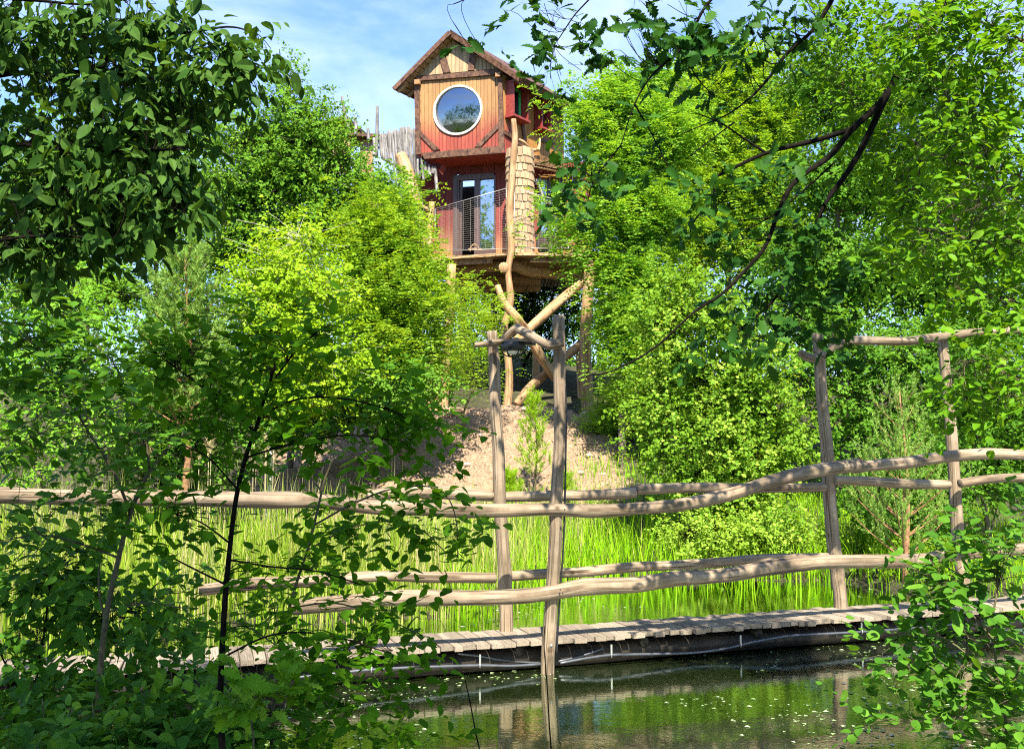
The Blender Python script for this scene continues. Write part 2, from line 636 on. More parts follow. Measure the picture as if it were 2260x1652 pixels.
M['leaf_pine'] = leaf_mat('pine_needle', (.14, .27, .05), (.22, .37, .075), (.31, .45, .11), .3, .5, .2)
M['leaf_pine_young'] = leaf_mat('young_pine_needle', (.19, .37, .015), (.28, .47, .02), (.36, .53, .035), .38, .5, .15)
M['leaf_dogwood'] = leaf_mat('dogwood_leaf', (.022, .068, .010), (.04, .105, .014), (.075, .155, .026), .34, .55, .2)  # leaf colour taken down to put shade into the overhanging branches
M['leaf_sapling'] = leaf_mat('sapling_leaf', (.045, .14, .006), (.075, .205, .008), (.115, .27, .012), .5, .6, .1)
M['leaf_oak'] = leaf_mat('oak_leaf', (.016, .062, .010), (.028, .095, .012), (.05, .14, .016), .32, .5, .2)  # darkened so the leaf colour itself holds the crown's shade
M['leaf_hazel'] = leaf_mat('hornbeam_leaf', (.085, .215, .010), (.14, .31, .014), (.23, .41, .035), .45, .45, .2)
M['leaf_shrub'] = leaf_mat('shrub_leaf', (.045, .14, .014), (.08, .21, .02), (.135, .29, .03), .42, .5, .2)
M['reed'] = leaf_mat('reed_blade', (.15, .27, .018), (.28, .39, .04), (.52, .48, .18), .4, .5, .15, (1.2, 1.1, .6))
M['grass'] = leaf_mat('bank_grass', (.13, .33, .008), (.21, .43, .010), (.33, .52, .022), .42, .5, .15)
M['straw'] = leaf_mat('dry_reed', (.42, .34, .16), (.52, .44, .24), (.62, .54, .34), .3, .6, .25, (1.1, 1.0, .8))
M['pondweed'] = leaf_mat('floating_leaf', (.12, .19, .06), (.22, .30, .14), (.42, .48, .34), .05, .3, .5)


def ground_material():
    m, t, out = mat_new('ground')
    L = t.links.new
    geo = N(t, 'NewGeometry')
    a = N(t, 'Attribute', attribute_name='tint')     # 0 soil and grass, also house shade painted behind the crest; 1 sand
    n1 = N(t, 'TexNoise', Scale=3.0, Detail=8.0, Roughness=.65)
    n2 = N(t, 'TexNoise', Scale=14.0, Detail=6.0, Roughness=.7)
    n3 = N(t, 'TexNoise', Scale=55.0, Detail=3.0, Roughness=.7)
    for n in (n1, n2, n3):
        L(geo.outputs['Position'], n.inputs['Vector'])
    sand = ramp(t, [(.28, (.16, .098, .06)), (.42, (.30, .20, .13)), (.58, (.41, .29, .20)), (.8, (.50, .38, .28))])
    L(n2.outputs['Fac'], sand.inputs['Fac'])
    speck = ramp(t, [(.33, (.42, .36, .30)), (.46, (1, 1, 1))])
    L(n3.outputs['Fac'], speck.inputs['Fac'])
    ms = N(t, 'MixRGB', blend_type='MULTIPLY')
    ms.inputs['Fac'].default_value = .75
    L(sand.outputs['Color'], ms.inputs['Color1'])
    L(speck.outputs['Color'], ms.inputs['Color2'])
    soil_shade = ramp(t, [(.3, (.030, .028, .016)), (.5, (.065, .062, .034)), (.7, (.11, .11, .05))])  # bare earth; its dark tone also stands in for the house's shade
    L(n1.outputs['Fac'], soil_shade.inputs['Fac'])
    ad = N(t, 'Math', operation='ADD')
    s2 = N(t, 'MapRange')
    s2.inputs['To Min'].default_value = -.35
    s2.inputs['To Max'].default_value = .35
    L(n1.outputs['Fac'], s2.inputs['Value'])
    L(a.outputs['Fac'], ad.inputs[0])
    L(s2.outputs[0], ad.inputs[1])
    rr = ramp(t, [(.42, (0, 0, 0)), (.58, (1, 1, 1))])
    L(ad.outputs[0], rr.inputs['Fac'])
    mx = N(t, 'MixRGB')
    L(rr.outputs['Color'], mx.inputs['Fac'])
    L(soil_shade.outputs['Color'], mx.inputs['Color1'])
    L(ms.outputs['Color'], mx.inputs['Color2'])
    pr = N(t, 'BsdfPrincipled', Roughness=.95)
    pr.inputs['Specular IOR Level'].default_value = .15
    L(mx.outputs['Color'], pr.inputs['Base Color'])
    b1 = N(t, 'Bump', Strength=.9, Distance=.09)
    b2 = N(t, 'Bump', Strength=.8, Distance=.03)
    L(n2.outputs['Fac'], b1.inputs['Height'])
    L(n3.outputs['Fac'], b2.inputs['Height'])
    L(b1.outputs[0], b2.inputs['Normal'])
    L(b2.outputs[0], pr.inputs['Normal'])
    L(pr.outputs[0], out.inputs['Surface'])
    return m


def water_material():
    m, t, out = mat_new('pond_water')
    L = t.links.new
    geo = N(t, 'NewGeometry')
    mp_ = N(t, 'Mapping')
    mp_.inputs['Scale'].default_value = (3.0, 7.0, 1)
    L(geo.outputs['Position'], mp_.inputs['Vector'])
    n1 = N(t, 'TexNoise', Scale=1.0, Detail=3.0, Roughness=.5)
    n2 = N(t, 'TexNoise', Scale=7.0, Detail=2.0, Roughness=.5)
    L(mp_.outputs['Vector'], n1.inputs['Vector'])
    L(mp_.outputs['Vector'], n2.inputs['Vector'])
    b1 = N(t, 'Bump', Strength=.06, Distance=.02)
    b2 = N(t, 'Bump', Strength=.07, Distance=.006)
    L(n1.outputs['Fac'], b1.inputs['Height'])
    L(n2.outputs['Fac'], b2.inputs['Height'])
    L(b1.outputs[0], b2.inputs['Normal'])
    fr = N(t, 'Fresnel', IOR=1.33)
    L(b2.outputs[0], fr.inputs['Normal'])
    k_ = N(t, 'Math', operation='MULTIPLY_ADD', use_clamp=True)
    k_.inputs[1].default_value = 1.7
    k_.inputs[2].default_value = .16
    L(fr.outputs[0], k_.inputs[0])
    gl = N(t, 'BsdfGlossy', Roughness=.012)
    gl.inputs['Color'].default_value = (.93, 1, .90, 1)
    L(b2.outputs[0], gl.inputs['Normal'])
    df = N(t, 'BsdfDiffuse')
    df.inputs['Color'].default_value = (.008, .014, .003, 1)
    mx = N(t, 'MixShader')
    L(k_.outputs[0], mx.inputs['Fac'])
    L(df.outputs[0], mx.inputs[1])
    L(gl.outputs[0], mx.inputs[2])
    L(mx.outputs[0], out.inputs['Surface'])
    return m


M['ground'] = ground_material()
M['water'] = water_material()

# ------------------------------------------------------------------ ground, pond
def vnoise(x, y, seed=0):
    """cheap smooth value noise on arrays"""
    xi, yi = np.floor(x), np.floor(y)
    fx, fy = x - xi, y - yi
    fx, fy = fx * fx * (3 - 2 * fx), fy * fy * (3 - 2 * fy)

    def h(a, b):
        s = np.sin(a * 127.1 + b * 311.7 + seed * 74.7) * 43758.5453
        return s - np.floor(s)
    return (h(xi, yi) * (1 - fx) + h(xi + 1, yi) * fx) * (1 - fy) + (h(xi, yi + 1) * (1 - fx) + h(xi + 1, yi + 1) * fx) * fy


def fbm(x, y, o=4, seed=0):
    s, a, k = 0, .5, 1.0
    for i in range(o):
        s = s + a * vnoise(x * k, y * k, seed + i)
        a *= .5
        k *= 2.1
    return s


def far_shore(x):
    x = np.asarray(x, float)
    return np.interp(x, [-14, -6, -3.2, -1.4, 0.2, 1.6, 4.0, 7, 12], [8.4, 9.6, 10.6, 11.6, 13.2, 15.4, 14.8, 13.2, 12.0]) + .35 * np.sin(x * 1.7) + .2 * np.sin(x * 3.9 + 1)


def near_shore(x):
    x = np.asarray(x, float)
    return np.interp(x, [-14, -5, -3.2, -2.0, -1.0, 0, 1.5, 3, 4.5, 8], [8.2, 7.4, 6.0, 5.2, 4.7, 4.4, 4.3, 4.7, 5.6, 8.0]) + .15 * np.sin(x * 2.3)


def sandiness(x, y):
    m = np.exp(-((x + .9) / 3.6) ** 4) * np.clip((y - 17.6) / 1.6, 0, 1) * np.clip((26.6 - y + .5 * np.sin(x * 2.1)) / 1.6, 0, 1)  # sand stops at the crest; darker ground beyond paints in house shade
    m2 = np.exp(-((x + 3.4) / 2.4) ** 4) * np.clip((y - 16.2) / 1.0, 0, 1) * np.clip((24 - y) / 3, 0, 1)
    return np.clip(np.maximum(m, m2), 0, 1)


def height(x, y):
    x, y = np.asarray(x, float), np.asarray(y, float)
    fs, ns = far_shore(x), near_shore(x)
    land = .10 + .09 * np.clip(y - fs, 0, 4) + .02 * np.clip(y - fs, 0, 60)
    mound = np.interp(y, [17.0, 19.0, 21.5, 24.0, 25.4, 27, 30, 34, 44, 80, 400], [0, .45, 1.15, 2.05, 2.42, 2.55, 3.4, 4.3, 5.6, 7.5, 9])
    side = .75 + .25 * np.exp(-((x + .5) / 5) ** 2)
    land = land + mound * side
    bank = .16 + .22 * np.clip((ns - y) / 2.0, 0, 1)
    inp = np.minimum(y - ns, fs - y)
    z = np.where(inp > 0, -np.clip(inp, 0, .8) * .9, np.where(y < (ns + fs) / 2, bank, land))
    edge = np.clip(np.abs(inp) / .5, 0, 1)
    z = np.where(inp > 0, z, z * edge + .0)
    sd = sandiness(x, y)
    rough = (fbm(x * 1.3, y * 1.3, 5, 3) - .48) * (.16 + .55 * sd) + (np.abs(fbm(x * 3.7, y * 3.0, 4, 9) - .48)) * .5 * sd
    z = z + np.where(inp > 0, 0, rough * np.clip(-inp / 1.0, 0, 1))
    return z


def grid_mesh(xs, ys, zf):
    X, Y = np.meshgrid(xs, ys, indexing='ij')
    Z = zf(X, Y)
    v = np.stack([X, Y, Z], -1).reshape(-1, 3)
    a, b = len(xs), len(ys)
    i = (np.arange(a - 1)[:, None] * b + np.arange(b - 1)[None, :]).ravel()
    q = np.stack([i, i + b, i + b + 1, i + 1], -1)
    return v, [q], X, Y


xs = np.concatenate([np.linspace(-400, -40, 12)[:-1], np.linspace(-40, -9, 32)[:-1], np.linspace(-9, 9, 200)[:-1], np.linspace(9, 40, 32)[:-1], np.linspace(40, 400, 12)])
ys = np.concatenate([np.linspace(-300, -30, 9)[:-1], np.linspace(-30, 3, 34)[:-1], np.linspace(3, 34, 340)[:-1], np.linspace(34, 90, 40)[:-1], np.linspace(90, 600, 14)])
gv, gf, GX, GY = grid_mesh(xs, ys, height)
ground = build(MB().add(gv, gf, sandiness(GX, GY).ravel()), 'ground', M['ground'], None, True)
kind(ground, 'structure')
wxs = np.linspace(-30, 30, 31)
wys = np.linspace(2.0, 20, 19)
wv, wf, _, _ = grid_mesh(wxs, wys, lambda x, y: x * 0 + .0)
water = build(MB().add(wv, wf), 'water', M['water'], None, True)
kind(water, 'structure')


def gz(x, y):
    return float(height(np.array([x]), np.array([y]))[0])


# ------------------------------------------------------------------ leaves
def leaf_rhomb(wd=.6, fold=.10):
    v = np.array([[0, 0, 0], [wd / 2, .45, fold], [0, 1, -.03], [-wd / 2, .45, fold]])
    return v, [np.array([[0, 1, 2], [0, 2, 3]])]


def leaf_ovate(wd=.6, fold=.07, curl=.12, tipy=1.0):
    ys_ = np.array([0, .18, .42, .68, .88, tipy])
    wx = np.array([0, .36, .5, .40, .18, 0]) * wd
    mid = [[0, y, -curl * y * y] for y in ys_]
    rt = [[wx[i], ys_[i] - .02, -curl * ys_[i] ** 2 + fold * (wx[i] / wd * 2)] for i in range(1, 5)]
    lf = [[-a, b, c] for a, b, c in rt]
    v = np.array(mid + rt + lf)
    f = []
    for o in (6, 10):
        s = 1 if o == 6 else -1
        tris = [[0, o, 1], [1, o, o + 1], [1, o + 1, 2], [2, o + 1, o + 2], [2, o + 2, 3], [3, o + 2, o + 3], [3, o + 3, 4], [4, o + 3, 5]]
        f += [t if s > 0 else t[::-1] for t in tris]
    return v, [np.array(f)]


def leaf_oak():
    prof = [(0, 0), (.07, .10), (.20, .20), (.13, .28), (.30, .38), (.17, .46), (.34, .58), (.19, .66), (.28, .77), (.15, .83), (.17, .92), (0, 1.0)]
    n = len(prof)
    mid = [[0, y, -.1 * y * y] for _, y in prof]
    rt = [[x, y + x * .25, -.1 * y * y + x * .18] for x, y in prof]
    lf = [[-x, y + x * .25, -.1 * y * y + x * .18] for x, y in prof]
    v = np.array(mid + rt + lf)
    f = []
    for i in range(n - 1):
        f.append([i, n + i, n + i + 1, i + 1])
        f.append([i, i + 1, 2 * n + i + 1, 2 * n + i])
    return v, [np.array(f)]


T_BG = leaf_rhomb(.68)
T_NARROW = leaf_rhomb(.42, .06)
T_ROUND = leaf_rhomb(.85)
T_FG = leaf_ovate(.58)
T_FG_ROUND = leaf_ovate(.74, .05, .10)
T_FG_LONG = leaf_ovate(.46, .08, .22)
T_OAK = leaf_oak()


def unit(rng, n):
    v = rng.randn(n, 3)
    return norm(v)


def leaf_frames(d, nrm):
    d = norm(d)
    x = norm(np.cross(d, nrm))
    n = np.cross(x, d)
    return x, d, n


def leaves_mesh(mb, pos, d, nrm, size, tmpl, tint):
    x, d, n = leaf_frames(d, nrm)
    tv, tf = tmpl
    v = pos[:, None, :] + size[:, None, None] * (tv[None, :, 0:1] * x[:, None, :] + tv[None, :, 1:2] * d[:, None, :] + tv[None, :, 2:3] * n[:, None, :])
    k = len(tv)
    off = (np.arange(len(pos)) * k)[:, None, None]
    mb.add(v.reshape(-1, 3), [(f[None] + off).reshape(-1, f.shape[1]) for f in tf], np.repeat(tint, k))


def lobe(sx, sy, rx, ry, d, rd=None):
    k = d / F
    return (at(sx, sy, d), np.array([rx * k, rd if rd else .8 * (rx + ry) / 2 * k, ry * k]))


def sample_lobes(lobes, n, rng, shell=.5, back=.5):
    vol = np.array([np.prod(r) ** (2 / 3) for _, r in lobes])
    idx = rng.choice(len(lobes), n * 2, p=vol / vol.sum())
    u = unit(rng, n * 2)
    keep = (u[:, 1] < .25) | (rng.rand(n * 2) < back)
    idx, u = idx[keep][:n], u[keep][:n]
    r = shell + (1 - shell) * np.sqrt(rng.rand(len(u)))
    C = np.array([l[0] for l in lobes])[idx]
    Rr = np.array([l[1] for l in lobes])[idx]
    return C + u * Rr * r[:, None], norm(u / Rr)


def bez(a, b, ctrl, n=5):
    t = np.linspace(0, 1, n)[:, None]
    return a * (1 - t) ** 2 + 2 * ctrl * t * (1 - t) + b * t * t


def spray_simple(rng, tip, out, L, n, droop, spread=.55, up=.8, back=.3, nrnd=.38, ow=.45, flat=.35):
    """alternate leaves along a short twig"""
    k = len(tip)
    t = norm(out + .45 * rng.randn(k, 3) + np.array([0, 0, -droop]))
    s = (np.arange(n)[None, :] + .5 + .5 * rng.rand(k, n)) / n
    pos = tip[:, None, :] + t[:, None, :] * (s * L * (1 + back) - L * back)[..., None] + rng.randn(k, n, 3) * L * .10
    side = norm(np.cross(t, np.array([0, 0, 1.0]) + .3 * rng.randn(k, 3)))
    sg = np.where(np.arange(n) % 2, 1.0, -1.0)[None, :, None]
    d = norm(t[:, None, :] * .55 + side[:, None, :] * sg * spread * 1.4 + rng.randn(k, n, 3) * np.array([.35, .35, flat]) + np.array([0, 0, -droop * .6]))
    nr = norm(np.array([0, -.25, up]) + out[:, None, :] * ow + rng.randn(k, n, 3) * nrnd)
    return pos.reshape(-1, 3), d.reshape(-1, 3), nr.reshape(-1, 3), t


def spray_frond(rng, tip, out, L, pairs, droop, fronds=4):
    """pinnate fronds: leaflets in two ranks along arching stalks"""
    P, D, NN = [], [], []
    k = len(tip)
    for _ in range(fronds):
        t = norm(out * .8 + .8 * rng.randn(k, 3) + np.array([0, 0, .25]))
        g = np.array([0, 0, -1.0]) * droop
        side = norm(np.cross(t, np.array([0, 0, 1.0])))
        up = np.cross(side, t)
        base = tip + rng.randn(k, 3) * L * .22
        for j in range(pairs):
            s = (j + 1) / pairs
            pos = base + t * (L * s) + g * (L * s * s)
            ax = norm(t + g * 2 * s)
            for sg in (-1, 1):
                P.append(pos)
                D.append(norm(ax * .35 + side * sg + rng.randn(k, 3) * .15))
                NN.append(norm(up + rng.randn(k, 3) * .25))
    return np.concatenate(P), np.concatenate(D), np.concatenate(NN), None


def plant(name, label, cat, base, limbs, lobes, clusters, tips, spray, size, tmpl, leaf, bark, seed=1, group=None,
          crad=.4, shell=.5, back=.5, n_obj=0, obj_tmpl=None, twig_r=.006, trunk_parts=False, tint_mode=None, conn=True, keep=None, jitter=.3):
    """a tree or shrub: limbs (world polyline, r0, r1, part name), twigs grown from them to leaf sprays inside the lobes"""
    rng = np.random.RandomState(seed)
    root = thing(name, label, cat, base, group)
    base = np.asarray(base, float)
    nodes, ndir, nrad = [], [], []
    trunk = MB()
    for lm in limbs:
        pts, r0, r1 = lm[0], lm[1], lm[2]
        pc = catmull(pts, 6)
        rc = np.linspace(0, 1, len(pc)) ** .8 * (r1 - r0) + r0
        v, f, uv = tube_arrays(pc, rc, 7 if r0 < .05 else 10, True, .06, rng)
        if trunk_parts:
            build(MB().add(v, f, 0, uv), lm[3] if len(lm) > 3 else 'limb', M[bark], root, True)
        else:
            trunk.add(v, f, 0, uv)
        nodes.append(pc)
        ndir.append(norm(np.gradient(pc, axis=0)))
        nrad.append(rc)
    nodes, ndir, nrad = np.vstack(nodes), np.vstack(ndir), np.concatenate(nrad)
    cen, cout = sample_lobes(lobes, clusters, rng, shell, back)
    twigs = MB()
    TP, TO = [], []
    for c, o in zip(cen, cout):
        dlt = c - nodes
        dist = np.linalg.norm(dlt, axis=1)
        pen = dist * (1 + .6 * np.clip(-(dlt * ndir).sum(1) / np.maximum(dist, 1e-3), 0, 1)) + np.clip(nodes[:, 2] - c[2], 0, None) * .5
        j = int(np.argmin(pen))
        a = nodes[j]
        L = dist[j]
        ctrl = a + ndir[j] * L * .35 + np.array([0, 0, .12 * L]) + rng.randn(3) * L * .08
        curve = bez(a, c, ctrl, 6)
        if conn and L > .02:
            r0 = min(nrad[j] * .55, twig_r * (1.2 + 1.3 * L))
            v, f, uv = tube_arrays(curve, np.linspace(r0, twig_r * .7, 6), 4, False)
            twigs.add(v, f, 0, uv)
        m = max(1, int(tips * (.7 + .6 * rng.rand())))
        q = c + rng.randn(m, 3) * crad * np.array([1, 1, .7])
        for t_ in q:
            if conn and rng.rand() < .7:
                k = rng.randint(2, 6)
                cv = bez(curve[k], t_, (curve[k] + t_) / 2 + rng.randn(3) * .05 + np.array([0, 0, .04]), 4)
                v, f, uv = tube_arrays(cv, np.linspace(twig_r * .7, twig_r * .35, 4), 3, False)
                twigs.add(v, f, 0, uv)
        TP.append(q)
        TO.append(norm(o * .7 + norm(q - c) * .8 + rng.randn(m, 3) * .2))
    TP, TO = np.vstack(TP), np.vstack(TO)
    pos, d, nr, _ = spray(rng, TP, TO)
    n = len(pos)
    sz = size * (1 + jitter * rng.randn(n).clip(-1.6, 1.8))
    tint = (rng.rand(n) * .4 + .6 * vnoise(pos[:, 0] * 2.1 + 9 + pos[:, 1] * .7, pos[:, 2] * 2.1 + 5, seed)).clip(0, .999)
    if keep is not None:
        ok = keep(pos)
        pos, d, nr, sz, tint = pos[ok], d[ok], nr[ok], sz[ok], tint[ok]
        n = len(pos)
    pick = np.zeros(n, bool)
    if n_obj:
        sx, sy, dep = proj(pos)
        vis = (sx > 5) & (sx < 2254) & (sy > 5) & (sy < 1647) & (dep > .5)
        x_, d_, n_ = leaf_frames(d, nr)
        vw = norm(pos - CAM)
        score = np.where(vis, sz ** 2 / np.maximum(dep, .3) ** 2 * (.25 + np.abs((n_ * vw).sum(1))) * (.6 + .8 * rng.rand(n)), 0)
        idx = np.argsort(-score)[:min(n_obj, int(vis.sum()))]
        pick[idx] = True
        tm = obj_tmpl or tmpl
        lv = []
        for s_ in range(4):
            jit = tm[0].copy()
            ph = rng.rand(2) * 6
            jit[:, 2] += .035 * np.sin(jit[:, 1] * 5 + ph[0]) + .03 * np.sin(jit[:, 0] * 9 + ph[1])
            jit[:, 0] += .03 * np.sin(jit[:, 1] * 3 + ph[1])
            me = MB().add(jit, tm[1], s_ * .23).mesh('leaf', (0, 0, 0), True)
            me.materials.append(M[leaf])
            lv.append(me)
        for k, i in enumerate(idx):
            o = bpy.data.objects.new('leaf', lv[k % 4])
            COL.objects.link(o)
            o.parent = root
            s_ = sz[i]
            mm = Matrix.Identity(4)
            for r_ in range(3):
                mm[r_][0], mm[r_][1], mm[r_][2], mm[r_][3] = x_[i][r_] * s_, d_[i][r_] * s_, n_[i][r_] * s_, pos[i][r_] - base[r_]
            o.matrix_basis = mm
    mb = MB()
    leaves_mesh(mb, pos[~pick], d[~pick], nr[~pick], sz[~pick], tmpl, tint[~pick])
    cr = build(mb, 'crown', M[leaf], root, False)
    kind(cr, 'stuff')
    if trunk.n:
        build(trunk, 'trunk', M[bark], root, True)
    if twigs.n:
        tw = build(twigs, 'twigs', M[bark], root, True)
        kind(tw, 'stuff')
    return root


def simple_spray(L, n, droop, spread=.55, up=.8, back=.3, **k_):
    return lambda rng, tip, out: spray_simple(rng, tip, out, L, n, droop, spread, up, back, **k_)


def frond_spray(L, pairs, droop, fronds):
    return lambda rng, tip, out: spray_frond(rng, tip, out, L, pairs, droop, fronds)


def trunk_to(x, y, pts, r0, r1):
    """trunk from the ground at (x, y) through world points"""
    return (np.vstack([[x, y, gz(x, y) - .15]] + [np.asarray(p)[None] for p in pts]), r0, r1)



# ------------------------------------------------------------------ the tree house
DC = 27.0
corner = at(*c1(1240, 1335), DC)
EU = np.array([.975, -.22])
EV = np.array([.6, .8])
PF = Plane(corner, EU)                       # front wall of the upper room
PS = Plane(corner, EV)                       # side wall of the upper room
house = thing('tree_house', 'red and ochre wooden tree house with round window on log stilts above the sand bank', 'tree house', (corner[0] - .9, corner[1] + .8, gz(corner[0] - .9, corner[1] + .8)))


def piece(plane, spts, n0, n1, name, mat, parent):
    v, f = plane.ppx([s for s in spts], n0, n1)
    return build(MB().add(v, f), name, M[mat], parent)


z_box0 = PF.px(c1(800, 1330))[1]
z_box1 = PF.px(c1(800, 560))[1]
M['front_paint'] = paint_mat('front_paint', (.25, .046, .028), (.31, .162, .06), z_box0 + .35, z_box0 + 1.35)
M['gable_paint'] = paint_mat('gable_paint', (.33, .225, .12), (.34, .235, .13), 0, 1)
M['side_paint'] = paint_mat('side_paint', (.32, .15, .035), (.30, .135, .03), z_box0, z_box1)
z_deck = at(*c2(1310, 1040), 25.9)[2]
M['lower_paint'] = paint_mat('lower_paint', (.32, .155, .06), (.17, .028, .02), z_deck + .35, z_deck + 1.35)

# front wall: upright boards round a circular opening
fw = sub('wall', house)
wc = PF.px(c1(783, 910))
WR = .735
xl0, xr0 = PF.px(c1(375, 1330))[0], PF.px(c1(1235, 1300))[0]
nb = 23
top_l, top_r = PF.px(c1(390, 590)), PF.px(c1(1200, 520))
bot_l, bot_r = PF.px(c1(450, 1370)), PF.px(c1(1230, 1310))


def lin(p, q, u):
    return p[1] + (q[1] - p[1]) * (u - p[0]) / (q[0] - p[0])


for i in range(nb):
    a = xl0 + (xr0 - xl0) * i / nb + .004
    b = xl0 + (xr0 - xl0) * (i + 1) / nb - .006
    za0, zb0 = lin(bot_l, bot_r, a), lin(bot_l, bot_r, b)
    za1, zb1 = lin(top_l, top_r, a), lin(top_l, top_r, b)
    dep = .008 * random.random()
    us = np.linspace(a, b, 5)
    inside = np.abs(us - wc[0]) < WR
    if inside.any():
        h = np.sqrt(np.clip(WR ** 2 - (us - wc[0]) ** 2, 0, None))
        polys = [[(a, za0), (b, zb0)] + [(u, wc[1] - k) for u, k in zip(us[::-1], h[::-1])],
                 [(u, wc[1] + k) for u, k in zip(us, h)] + [(b, zb1), (a, za1)]]
    else:
        polys = [[(a, za0), (b, zb0), (b, zb1), (a, za1)]]
    for p in polys:
        v, f = PF.prism(p, -.03, dep)
        build(MB().add(v, f), 'board', M['front_paint'], fw)

# gable boards
gb = sub('gable', house)
ap, gl, gr = PF.px(c1(706, 195)), PF.px(c1(370, 565)), PF.px(c1(1190, 490))
ng = 21
for i in range(ng):
    a = gl[0] + (gr[0] - gl[0]) * i / ng + .004
    b = gl[0] + (gr[0] - gl[0]) * (i + 1) / ng - .006

    def top(u):
        return lin(gl, ap, u) if u < ap[0] else lin(ap, gr, u)
    pts = [(a, lin(gl, gr, a)), (b, lin(gl, gr, b)), (b, max(top(b), lin(gl, gr, b) + .004))]
    if a < ap[0] < b:
        pts.append((ap[0], ap[1]))
    pts.append((a, max(top(a), lin(gl, gr, a) + .004)))
    v, f = PF.prism(pts, -.03, .006 * random.random())
    build(MB().add(v, f), 'board', M['gable_paint'], gb)

# brown timber frame
for nm, poly, n1 in [
    ('corner_post', [(345, 640), (395, 630), (398, 980), (415, 1345), (362, 1350)], .06),
    ('corner_post', [(1183, 530), (1222, 525), (1250, 1330), (1192, 1335)], .062),
    ('beam', [(368, 572), (1218, 490), (1218, 545), (388, 612)], .075),
    ('beam', [(418, 1335), (1188, 1264), (1238, 1332), (448, 1394)], .08),
    ('brace', [(400, 1105), (602, 1298), (540, 1308), (404, 1165)], .045),
    ('brace', [(1186, 1032), (1188, 1088), (1010, 1270), (948, 1274)], .045),
    ('brace', [(598, 380), (655, 345), (708, 525), (640, 532)], .05),
    ('brace', [(905, 332), (965, 366), (942, 502), (880, 508)], .05),
]:
    piece(PF, [c1(*p) for p in poly], 0.0, n1, nm, 'beam', house)
for poly in ([(345, 600), (398, 594), (400, 640), (347, 646)], [(1156, 530), (1204, 526), (1206, 566), (1158, 570)]):
    piece(PF, [c1(*p) for p in poly], .05, .17, 'beam_end', 'peeled', house)

# round window: pale ring, bulged pane
rw = sub('window', house)
ang = np.linspace(0, 2 * PI, 56, endpoint=False)
ring = MB()
prof = [(WR + .012, -.02), (WR + .012, .05), (WR - .035, .065), (WR - .045, .05), (WR - .045, -.08)]
rv = np.array([PF.w(wc[0] + r * math.cos(a), wc[1] + r * math.sin(a), n) for (r, n) in prof for a in ang])
k = np.arange(56)
rf = np.concatenate([np.stack([j * 56 + k, j * 56 + (k + 1) % 56, (j + 1) * 56 + (k + 1) % 56, (j + 1) * 56 + k], -1) for j in range(len(prof) - 1)])
build(ring.add(rv, [rf[:, ::-1]]), 'frame', M['white'], rw, False)
pane = MB()
rr_ = np.linspace(0, WR - .04, 10)
pv, pf = [], []
for r in rr_:
    for a in ang:
        pv.append(PF.w(wc[0] + r * math.cos(a), wc[1] + r * math.sin(a), -.055 + .06 * (1 - (r / (WR - .04)) ** 2) + .10 * r * math.sin(a)))
for j in range(len(rr_) - 1):
    pf.append(np.stack([j * 56 + k, (j + 1) * 56 + k, (j + 1) * 56 + (k + 1) % 56, j * 56 + (k + 1) % 56], -1))
build(pane.add(np.array(pv), [np.concatenate(pf)]), 'pane', M['glass'], rw, True)

# the room behind the windows: side, back, floor and ceiling
back_l = PF.w(PF.px(c1(375, 1330))[0], 0, 0)[:2] + EV * 2.9
back_r = corner[:2] + EV * 3.1
fl = PF.w(PF.px(c1(400, 1330))[0], 0, 0)[:2]


def quad3(pts, name, mat, parent, th=None):
    v = np.array(pts, float)
    n = norm(np.cross(v[1] - v[0], v[2] - v[0])) * (th or .03)
    vv = np.vstack([v, v - n])
    k_ = len(v)
    i = np.arange(k_)
    j = (i + 1) % k_
    f = [i[None, :], (np.arange(2 * k_ - 1, k_ - 1, -1))[None, :], np.stack([j, i, i + k_, j + k_], -1)]
    return build(MB().add(vv, f), name, M[mat], parent)


zb0, zb1 = z_box0 - .03, z_box1 + .05
quad3([(*fl, zb0), (*back_l, zb0), (*back_l, zb1), (*fl, zb1)][::-1], 'side_wall', 'soffit', house)
quad3([(*back_l, zb0), (*back_r, zb0), (*back_r, zb1), (*back_l, zb1)], 'rear_wall', 'interior', house)
inn = .05
quad3([(fl[0] + .1, fl[1] + .06, zb1 - .01), (corner[0] - .1, corner[1] + .06, zb1 - .01), (*(back_r - .05), zb1 - .01), (*(back_l), zb1 - .01)], 'room_ceiling', 'interior', house)
# underside of the jettied box
f0 = PF.px(c1(445, 1393), .08)
f1 = PF.px(c1(1240, 1333), .08)
u_l, u_r = PF.w(f0[0], f0[1], .075), PF.w(f1[0], f1[1], .075)
u_bl = np.array([*(u_l[:2] + EV * 1.35), u_l[2] + .02])
u_br = np.array([*(u_r[:2] + EV * 1.35), u_r[2] + .02])
quad3([u_l, u_r, u_br, u_bl], 'jetty_floor', 'red', house, -.06)
quad3([u_bl, u_br, np.array([*back_r, u_r[2] + .02]), np.array([*back_l, u_l[2] + .02])], 'room_floor', 'interior', house, -.06)

